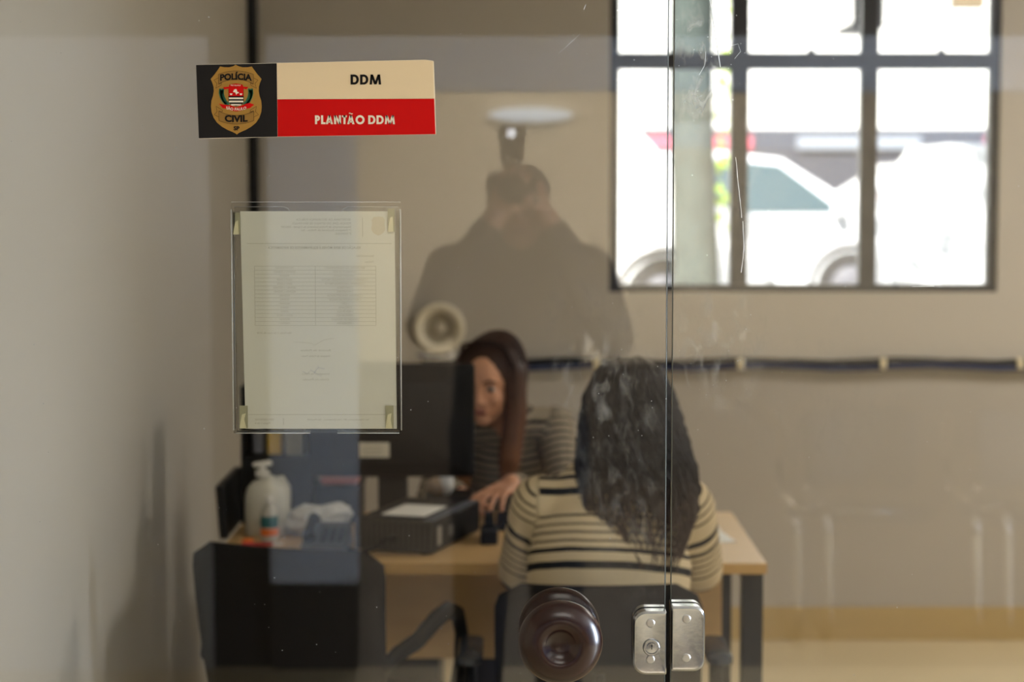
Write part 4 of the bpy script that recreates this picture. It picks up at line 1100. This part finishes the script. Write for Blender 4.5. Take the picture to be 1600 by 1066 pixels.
for s_, e_, w_ in ((KL, KLE, KLW), (KR, KRE, KRW)):
    limb(sw, [(-.01, 5.585, .945), s_], [.062, .056]); limb(sw, [s_, e_, tuple(Vector(e_).lerp(Vector(w_), .94))], [.058, .050, .033])
me = remesh(sw, .006, 6, attr_stripes('clerk knit', 'along', [(.12, .46)], .0215, srgb(164, 150, 128), srgb(30, 27, 26)), 'clerk_top')
along(me, [([(.03, 5.80, .50), (-.008, 5.58, .98)], .12, 0), ([KL, KLE, KLW], .05, 0), ([KR, KRE, KRW], .05, 0)])
link('striped_top', me, K)
tr = MB()
limb(tr, [(.03, 5.80, .53), (.03, 5.80, .57)], [.16, .15], .8, (1, 0, 0), 24)
for q in (-1, 1): limb(tr, [(.03 + q * .085, 5.80, .54), (.02 + q * .10, 5.40, .54), (.02 + q * .10, 5.38, .14)], [.096, .068, .054])
link('trousers', remesh(tr, .009, 6, MATS['dark denim'], 'clerk_trousers'), K)
for q in (-1, 1):
    sh = MB(); x = .02 + q * .10
    sh.ell((x, 5.38, .05), (.046, .06, .045), 16).ell((x + q * .008, 5.27, .036), (.048, .10, .034), 18)
    for i, v in enumerate(sh.v): sh.v[i] = (v[0], v[1], max(v[2], .004))
    sh.build('shoe', MATS['dark shoe'], K, smooth=True)
hv = MB(); f = R1 @ Vector((0, 1, 0)); r_ = R1 @ Vector((1, 0, 0))
hv.ell(Vector(hc) - f * .021 + Vector((0, 0, .037)), (.086, .091, .084), 28, R1)
for q in (-1, 1):
    a0 = Vector(hc) + r_ * q * .070 - f * .01 + Vector((0, 0, .035))
    a1 = Vector(hc) + r_ * q * .082 + f * .006 + Vector((0, 0, -.075))
    a2 = Vector(hc) + r_ * q * .070 + f * .030 + Vector((0, 0, -.20))
    a3 = Vector(hc) + r_ * q * .062 + f * .030 + Vector((0, 0, -.285))
    limb(hv, [a0, a1, a2, a3], [.034, .032, .032, .018], 1.25, r_, 18)
limb(hv, [Vector(hc) - f * .06, Vector(hc) - f * .075 + Vector((0, 0, -.12)), Vector(hc) - f * .09 + Vector((0, 0, -.22))], [.085, .08, .06], .5, r_, 20)
hm = remesh(hv, .005, 4, hair_mat('clerk hair', (.036, .015, .009), (.17, .068, .026), .90, 1.20), 'clerk_hair')
HK = link('hair', hm, K)
rnd = random.Random(5); paths = []
for i in range(260):
    q = rnd.choice((-1, 1)); ph = rnd.uniform(-1.0, .62)      # start along the parting, fore to aft
    c0 = Vector(hc) - f * .024 + Vector((0, 0, .032))
    p = []
    zend = rnd.uniform(-.30, -.20)
    for k in range(19):
        t = k / 18
        a = min(1.0, t * 2.6) * 1.55
        z = .092 * math.cos(a) if t < .385 else (zend - .036) * ((t - .385) / .615) + .0
        lat = .092 * math.sin(a) * (1 - .12 * t) if t < .385 else .092 * (1 - .25 * (t - .385) / .615)
        fwd = math.sin(ph) * .095 * (1 - .35 * t) * (math.cos(a * .35)) + (.045 * t if ph > -.2 else -.05 * t)
        if ph > .6 and t > .1: lat = max(lat, .068)
        w_ = .0035 * math.sin(t * 9 + i)
        p.append(c0 + r_ * q * (lat * math.cos(ph * .55) + w_ + rnd.uniform(-.001, .001)) + f * fwd + Vector((0, 0, z)))
    paths.append(p)
strands(paths, .0035).build('locks', hm.materials[0], HK, smooth=True, kind='stuff')

# --- photographer in the corridor, seen only as a reflection in the glass
T = empty('person', (0.02, -.42, 0), 'standing photographer mirrored in the glass, dark clothes, camera raised to the face', 'person')
M_coat = mat('charcoal shirt', srgb(40, 38, 38), .85, var=.1)
b = MB()
hc = (.025, -.265, 1.572)
P3, R3 = head(b, hc, (-.04, 1, -.04), s=1.04)
limb(b, [(.02, -.32, 1.42), (.025, -.285, 1.50)], [.064, .058])
limb(b, [(.02, -.38, .96), (.02, -.38, 1.12), (.02, -.36, 1.28), (.02, -.335, 1.40)], [.165, .155, .185, .10], .66, (1, 0, 0), 24)
TL, TLE, TLW = (-.175, -.33, 1.385), (-.235, -.14, 1.235), (-.045, -.115, 1.545)
TR, TRE, TRW = (.215, -.33, 1.385), (.285, -.20, 1.205), (.095, -.165, 1.545)
for s_, e_, w_ in ((TL, TLE, TLW), (TR, TRE, TRW)):
    limb(b, [(.02, -.335, 1.39), s_], [.06, .062]); limb(b, [s_, e_, w_], [.062, .048, .031])
hand(b, TLW, (.35, .35, .7), (-.3, .5, -.75), .55, .08, -1, 1.0)
hand(b, TRW, (-.25, .1, .95), (.9, .3, .2), .75, .08, 1, 1.0)
for q in (-1, 1):
    limb(b, [(.02 + q * .095, -.38, .94), (.02 + q * .11, -.36, .50), (.02 + q * .12, -.40, .09)], [.10, .066, .046])
    limb(b, [(.02 + q * .12, -.42, .05), (.02 + q * .13, -.24, .035)], [.045, .036], .8, (1, 0, 0))
link('body', remesh(b, .006, 4, M_skin, 'photographer_body'), T)
face_bits(P3, R3, T)
sw = MB()
limb(sw, [(.02, -.38, .93), (.02, -.38, 1.12), (.02, -.36, 1.28), (.02, -.345, 1.375)], [.20, .185, .215, .165], .66, (1, 0, 0), 28)
limb(sw, [(.02, -.34, 1.38), (.022, -.325, 1.44)], [.13, .075], .7, (1, 0, 0))
for s_, e_, w_ in ((TL, TLE, TLW), (TR, TRE, TRW)):
    limb(sw, [(.02, -.34, 1.375), s_], [.085, .080]); limb(sw, [s_, e_, tuple(Vector(e_).lerp(Vector(w_), .85))], [.080, .064, .046])
link('shirt', remesh(sw, .009, 8, M_coat, 'photographer_shirt'), T)
tr = MB()
limb(tr, [(.02, -.38, .92), (.02, -.38, .98)], [.18, .175], .75, (1, 0, 0), 24)
for q in (-1, 1): limb(tr, [(.02 + q * .095, -.38, .92), (.02 + q * .11, -.36, .50), (.02 + q * .12, -.40, .10)], [.115, .085, .068])
link('trousers', remesh(tr, .010, 6, MATS['dark denim'], 'photographer_trousers'), T)
MB().ell((.025, -.285, 1.612), (.084, .096, .082), 24, R3).build('hair', mat('short dark hair', (.015, .012, .011), .6, bump=.5, bscale=90), T, smooth=True)
for q in (-1, 1):
    sh = MB(); x = .02 + q * .12
    sh.ell((x, -.41, .055), (.05, .07, .05), 16).ell((x + q * .008, -.27, .04), (.052, .12, .038), 18)
    for i, v in enumerate(sh.v): sh.v[i] = (v[0], v[1], max(v[2], .004))
    sh.build('shoe', MATS['dark shoe'], T, smooth=True)
CM = empty('photo_camera', (0, -.13, 1.575), 'black camera with flash unit held by the mirrored photographer', 'camera')
MB().box((-.072, -.165, 1.572), (.072, -.105, 1.662)).build('camera_body', M_dplastic, CM, bevel=.012, seg=3)
MB().prism([(-.034, 1.660), (.034, 1.660), (.022, 1.692), (-.022, 1.692)], 'xz', -.16, -.095).build('prism_hump', M_dplastic, CM, bevel=.006)
MB().lathe([(.0005, 0), (.036, 0), (.038, .03), (.041, .05), (.041, .072), (.036, .074), (.034, .060), (.0005, .058)], (0, -.108, 1.62), 'y', 36).build('lens', M_dplastic, CM, smooth='angle')
MB().box((-.033, -.165, 1.694), (.033, -.115, 1.75)).build('flash_body', M_dplastic, CM, bevel=.006)
fh = MB().box((-.039, -.185, 1.748), (.039, -.085, 1.792)).build('flash_head', M_dplastic, CM, bevel=.006)
MB().lathe([(.0005, 0), (.013, 0), (.013, .003), (.0005, .005)], (-.002, -.0852, 1.772), 'y', 20).build('lamp', mat('focus lamp', (.9, .92, 1), .2, emit=(.9, .93, 1.0, 9)), fh, smooth=True)

# ------------------------------------------------------------------ hall furniture mirrored in the glass
def bench_seat(x, n):
    R = empty('waiting_chair', (x, -1.62, 0), ['chrome-legged waiting chair mirrored right of the desk leg', 'chrome-legged waiting chair mirrored at the far edge of the glass'][n], 'chair', 'waiting chairs mirrored in the glass', local=True)
    M_pol = mat('polished chrome', (.9, .9, .9), .07, 1.0, var=.02)
    M_seat = mat('dark vinyl', srgb(48, 45, 44), .5)
    MB().rings([[(px_ * k + .30, py_ * k - .2, z) for px_, py_ in rr(-.21, .21, -.2, .2, .05, .05)] for z, k in ((.43, .94), (.436, 1), (.458, 1), (.465, .93))]).build('seat', M_seat, R, smooth='angle')
    bk = back_panel(.44, .42, .50, .80, -.40, -.46, th=.04)
    bk.v = [(a + .30, b_, c_) for a, b_, c_ in bk.v]
    bk.build('backrest', M_seat, R, smooth=True)
    for dx in (0.0, .11):
        bend = [(dx, .03 - .10 * (1 - math.cos(math.radians(a))), .395 + .10 * math.sin(math.radians(a))) for a in range(0, 91, 10)]
        foot = [(dx + .01, .03 - .08 * (1 - math.cos(math.radians(a))), .09 - .08 * math.sin(math.radians(a))) for a in range(90, -1, -15)]
        MB().tube([(dx + .01, -.40, .010)] + foot + bend + [(dx, -.40, .495), (dx, -.45, .52), (dx, -.47, .76)], .017, 16, .22, side=(1, 0, 0)).build('leg', M_pol, R, smooth=True)
    MB().tube([(-.02, -.02, .47), (.52, -.02, .47)], .011, 10).build('rail', M_chrome, R, smooth=True)
    return R
bench_seat(1.01, 0); bench_seat(1.65, 1)
LM = empty('wall_lamp', (.10, -6.25, 2.0), 'oval glowing lamp mirrored above the photographer', 'lamp')
MB().ell((.11, -6.25, 2.05), (.25, .05, .042), 28).build('diffuser', mat('lamp glow', (.9, .93, 1), .4, emit=(.72, .86, 1.0, 4.5)), LM, smooth=True)
MB().box((-.05, -6.3, 2.03), (.27, -6.27, 2.07)).build('backplate', M_white, LM, bevel=.004)

# ------------------------------------------------------------------ the street outside the window
GZ = .43
structure('ground', MB().box((-20, WY + .15, GZ - .2), (30, 60, GZ)), mat('asphalt', srgb(150, 148, 146), .9, var=.1, scale=2), 'grey street outside the window')
structure('pavement', MB().box((-20, WY + .15, GZ), (30, 12.6, GZ + .12)), mat('kerb stone', srgb(190, 186, 178), .9, var=.1, scale=3), 'pale pavement under the window')
TRK = empty('street_tree', (2.62 * .0 + 1.00, 11.0, GZ), 'street tree with mottled grey-green trunk outside the window', 'tree')
M_bark = mat('mottled bark', srgb(66, 74, 70), .9, var=.45, scale=7, bump=.4, bscale=18)
MB().tube([(1.00 + .02 * math.sin(z * 2), 11.0 + .02 * math.cos(z * 1.7), z) for z in [GZ + .1 + .35 * i for i in range(14)]], [.14 - .02 * min(1, i / 3) for i in range(14)], 16).build('trunk', M_bark, TRK, smooth=True)
for p in ([(1.0, 11, 3.6), (1.5, 11.1, 4.3), (2.1, 11.3, 4.9)], [(1.0, 11, 4.0), (.5, 10.9, 4.8), (-.1, 10.8, 5.3)], [(1.0, 11, 4.6), (1.1, 11.5, 5.4), (1.4, 12, 6.0)]):
    MB().tube(p, [.07, .055, .03], 10).build('branch', M_bark, TRK, smooth=True)
lv = MB(); rnd = random.Random(11)
for i in range(2600):
    t = Vector((rnd.gauss(0, 1), rnd.gauss(0, 1), rnd.gauss(0, 1))).normalized() * rnd.uniform(.5, 1) ** .4
    c = Vector((1.0 + t.x * 1.9, 11.2 + t.y * 1.7, 5.0 + t.z * 1.25)); a = Vector((rnd.gauss(0, 1), rnd.gauss(0, 1), rnd.gauss(0, .5))).normalized(); q = a.cross(Vector((rnd.gauss(0, 1), rnd.gauss(0, 1), rnd.gauss(0, 1)))).normalized()
    s_ = rnd.uniform(.05, .10)
    lv.add([c - a * s_, c + q * s_ * .45, c + a * s_, c - q * s_ * .45], [(0, 1, 2, 3)])
lv.build('leaves', mat('leaf green', srgb(120, 150, 50), .6, var=.3), TRK, kind='stuff')
sg = MB()
for i in range(150):
    z = rnd.uniform(1.4, 3.4); c = Vector((1.0 + .13 + abs(rnd.gauss(0, .035)), 11.0 - .02 + rnd.gauss(0, .05), z)); a = Vector((rnd.uniform(.2, 1), rnd.gauss(0, .5), rnd.gauss(0, .6))).normalized(); q = a.cross(Vector((0, 1, .2))).normalized(); s_ = rnd.uniform(.015, .035)
    sg.add([c - a * s_, c + q * s_ * .5, c + a * s_, c - q * s_ * .5], [(0, 1, 2, 3)])
sg.build('shoots', mat('young leaf', srgb(170, 200, 60), .6, var=.2), TRK, kind='stuff')

M_tyre = mat('tyre', srgb(40, 40, 44), .8); M_hub = mat('alloy', srgb(96, 96, 104), .5)
M_cglass = mat('car glass', srgb(62, 82, 90), .1, spec=.8)
def car(x, y, flip, label, paint, prof, cab, wheels, L_, Wd=1.75, wr=.32):
    """prof: side outline of the body, cab: outline of the side glass; x runs along the car"""
    R = empty('car', (x, y, GZ), label, 'car', 'cars parked across the street', local=True)
    R.scale = (flip, 1, 1)
    mp = mat('paint ' + label[:12], paint, .3, var=.02, coat=.4)
    n = len(prof); mb = MB(); zt = max(p[1] for p in prof)
    rings = []
    for yy, k in ((-Wd / 2, .0), (-Wd / 2 + .05, 1), (Wd / 2 - .05, 1), (Wd / 2, 0)):
        ring = []
        for (px_, pz_) in prof:
            tuck = .16 * max(0, (pz_ - .95)) / max(.01, zt - .95) if zt > 1 else 0
            yv = yy - math.copysign(tuck, yy); c = 0 if k else .03
            ring.append((px_ * (1 - c * .5), yv, pz_ - (c if pz_ > .9 else -c)))
        rings.append(ring)
    mb.rings(rings).build('body', mp, R, smooth='angle')
    for s_ in (-1, 1):
        for g in cab:
            pts = [(px_, s_ * (Wd / 2 + .006 - .16 * max(0, pz_ - .95) / (zt - .95)), pz_) for px_, pz_ in g]
            o_ = len(pts); mb = MB().add(pts + [(a, b_ - s_ * .03, c_) for a, b_, c_ in pts], [tuple(range(o_)), tuple(range(2 * o_ - 1, o_ - 1, -1))] + [(i, (i + 1) % o_, o_ + (i + 1) % o_, o_ + i) for i in range(o_)])
            mb.build('side_window', M_cglass, R)
        for wx in wheels:
            yw = s_ * (Wd / 2 - .10)
            wl = MB().lathe([(.0005, -.11), (wr * .62, -.11), (wr * .98, -.10), (wr, -.06), (wr, .06), (wr * .98, .10), (wr * .62, .11), (.0005, .11)], (wx, yw + s_ * .004, wr), 'y', 30).build('wheel', M_tyre, R, smooth='angle')
            MB().lathe([(.0005, s_ * .125), (wr * .55, s_ * .118), (wr * .6, s_ * .108)], (wx, yw + s_ * .004, wr), 'y', 24).build('hubcap', M_hub, wl, smooth=True)
            MB().lathe([(wr + .02, -.005), (wr + .075, -.005), (wr + .075, .012), (wr + .02, .012), (wr + .02, -.005)], (wx, s_ * (Wd / 2 + .002), wr), 'y', 30, cap=False).build('arch_lip', M_tyre, R)
    for zz, xx in ((.62, max(p[0] for p in prof) - .03),):
        for s_ in (-1, 1): MB().box((xx - .05, s_ * .62 - .14, .58), (xx + .035, s_ * .62 + .14, .72)).build('lamp', M_white, R, bevel=.02)
    MB().box((max(p[0] for p in prof) - .02, -.8, .28), (max(p[0] for p in prof) + .05, .8, .5)).build('bumper', mp, R, bevel=.03)
    MB().ell((cab[0][1][0] - .05 if cab else 0, -Wd / 2 - .06, 1.0), (.07, .09, .07), 12).build('mirror', mp, R, smooth=True)
    return R
hatch = [(-1.95, .25), (1.95, .25), (2.02, .55), (1.95, .78), (1.0, .98), (.25, 1.46), (-.35, 1.53), (-1.35, 1.48), (-1.85, 1.05), (-2.0, .8)]
hcab = [[(-.45, .98), (.78, .98), (.22, 1.40), (-.40, 1.46)], [(-1.5, 1.0), (-.55, .98), (-.50, 1.46), (-1.28, 1.42)]]
car(2.15, 18.5, 1, 'silver-white hatchback parked in the middle of the window view', srgb(226, 228, 232), hatch, hcab, (.86, -1.25), 4)
van = [(-2.0, .25), (2.0, .25), (2.05, .6), (1.98, .95), (1.5, 1.10), (.95, 1.72), (-1.9, 1.76), (-2.0, 1.5)]
vcab = [[(.15, 1.08), (1.32, 1.08), (.86, 1.62), (.15, 1.64)]]
car(-.02, 16.4, 1, 'white van parked behind the tree trunk', srgb(236, 236, 236), van, [], (1.22, -1.25), 4, wr=.33)
suv = [(-2.0, .3), (2.0, .3), (2.05, .6), (1.95, .85), (1.1, 1.0), (.5, 1.48), (-.3, 1.55), (-1.72, 1.52), (-1.93, 1.2), (-2.02, .8)]
car(4.95, 15.6, 1, 'white estate car standing nearest the far end of the window', srgb(238, 238, 238), suv, [[(-1.25, 1.20), (-.5, 1.18), (-.48, 1.40), (-1.15, 1.38)]], (1.22, -1.0), 4, wr=.33)
car(4.5, 22.5, -1, 'white hatchback glimpsed behind the middle car', srgb(234, 234, 236), hatch, hcab, (1.22, -1.25), 4)
BL = empty('street_building', (4, 31, GZ), 'pale sunlit building with grey shopfronts across the street', 'building')
MB().box((-12, 31, GZ), (22, 38, 14)).build('facade', mat('white render', srgb(240, 238, 232), .9, var=.03, scale=1), BL)
for i in range(9):
    x = -6 + i * 2.6
    MB().box((x, 30.9, GZ + .1), (x + 2.6, 31, GZ + 2.12)).build('shopfront', mat('shop glass', srgb(66, 68, 78), .3), BL)
    MB().box((x + .3 * (i % 2), 30.82, GZ + 1.80), (x + 1.9, 30.9, GZ + 2.0)).build('shop_sign', [mat('red sign', srgb(206, 90, 110), .5), mat('grey sign', srgb(130, 136, 146), .5), mat('rose sign', srgb(214, 120, 140), .5)][i % 3], BL)
AW = empty('awning', (3.6, 20.5, GZ), 'dark canopy with a cream post high above the parked cars', 'awning')
MB().box((3.46, 20.4, 3.25), (3.78, 21.5, 3.32)).box((3.46, 20.4, 3.32), (3.78, 20.46, 4.2)).build('canopy', M_black, AW)
MB().tube([(3.62, 20.34, 3.1), (3.58, 20.34, 4.3)], .028, 10).build('stay', mat('cream post', srgb(206, 196, 176), .6), AW)
MB().box((4.48, 20.4, 3.45), (4.80, 20.6, 4.3)).build('fascia', mat('tan board', srgb(120, 104, 80), .7), AW)
MB().tube([(3.66, 20.52, GZ), (3.66, 20.52, 3.25)], .05, 10).build('post', M_black, AW)
MB().box((3.46, 20.46, 4.16), (4.80, 20.56, 4.3)).build('beam', M_black, AW)
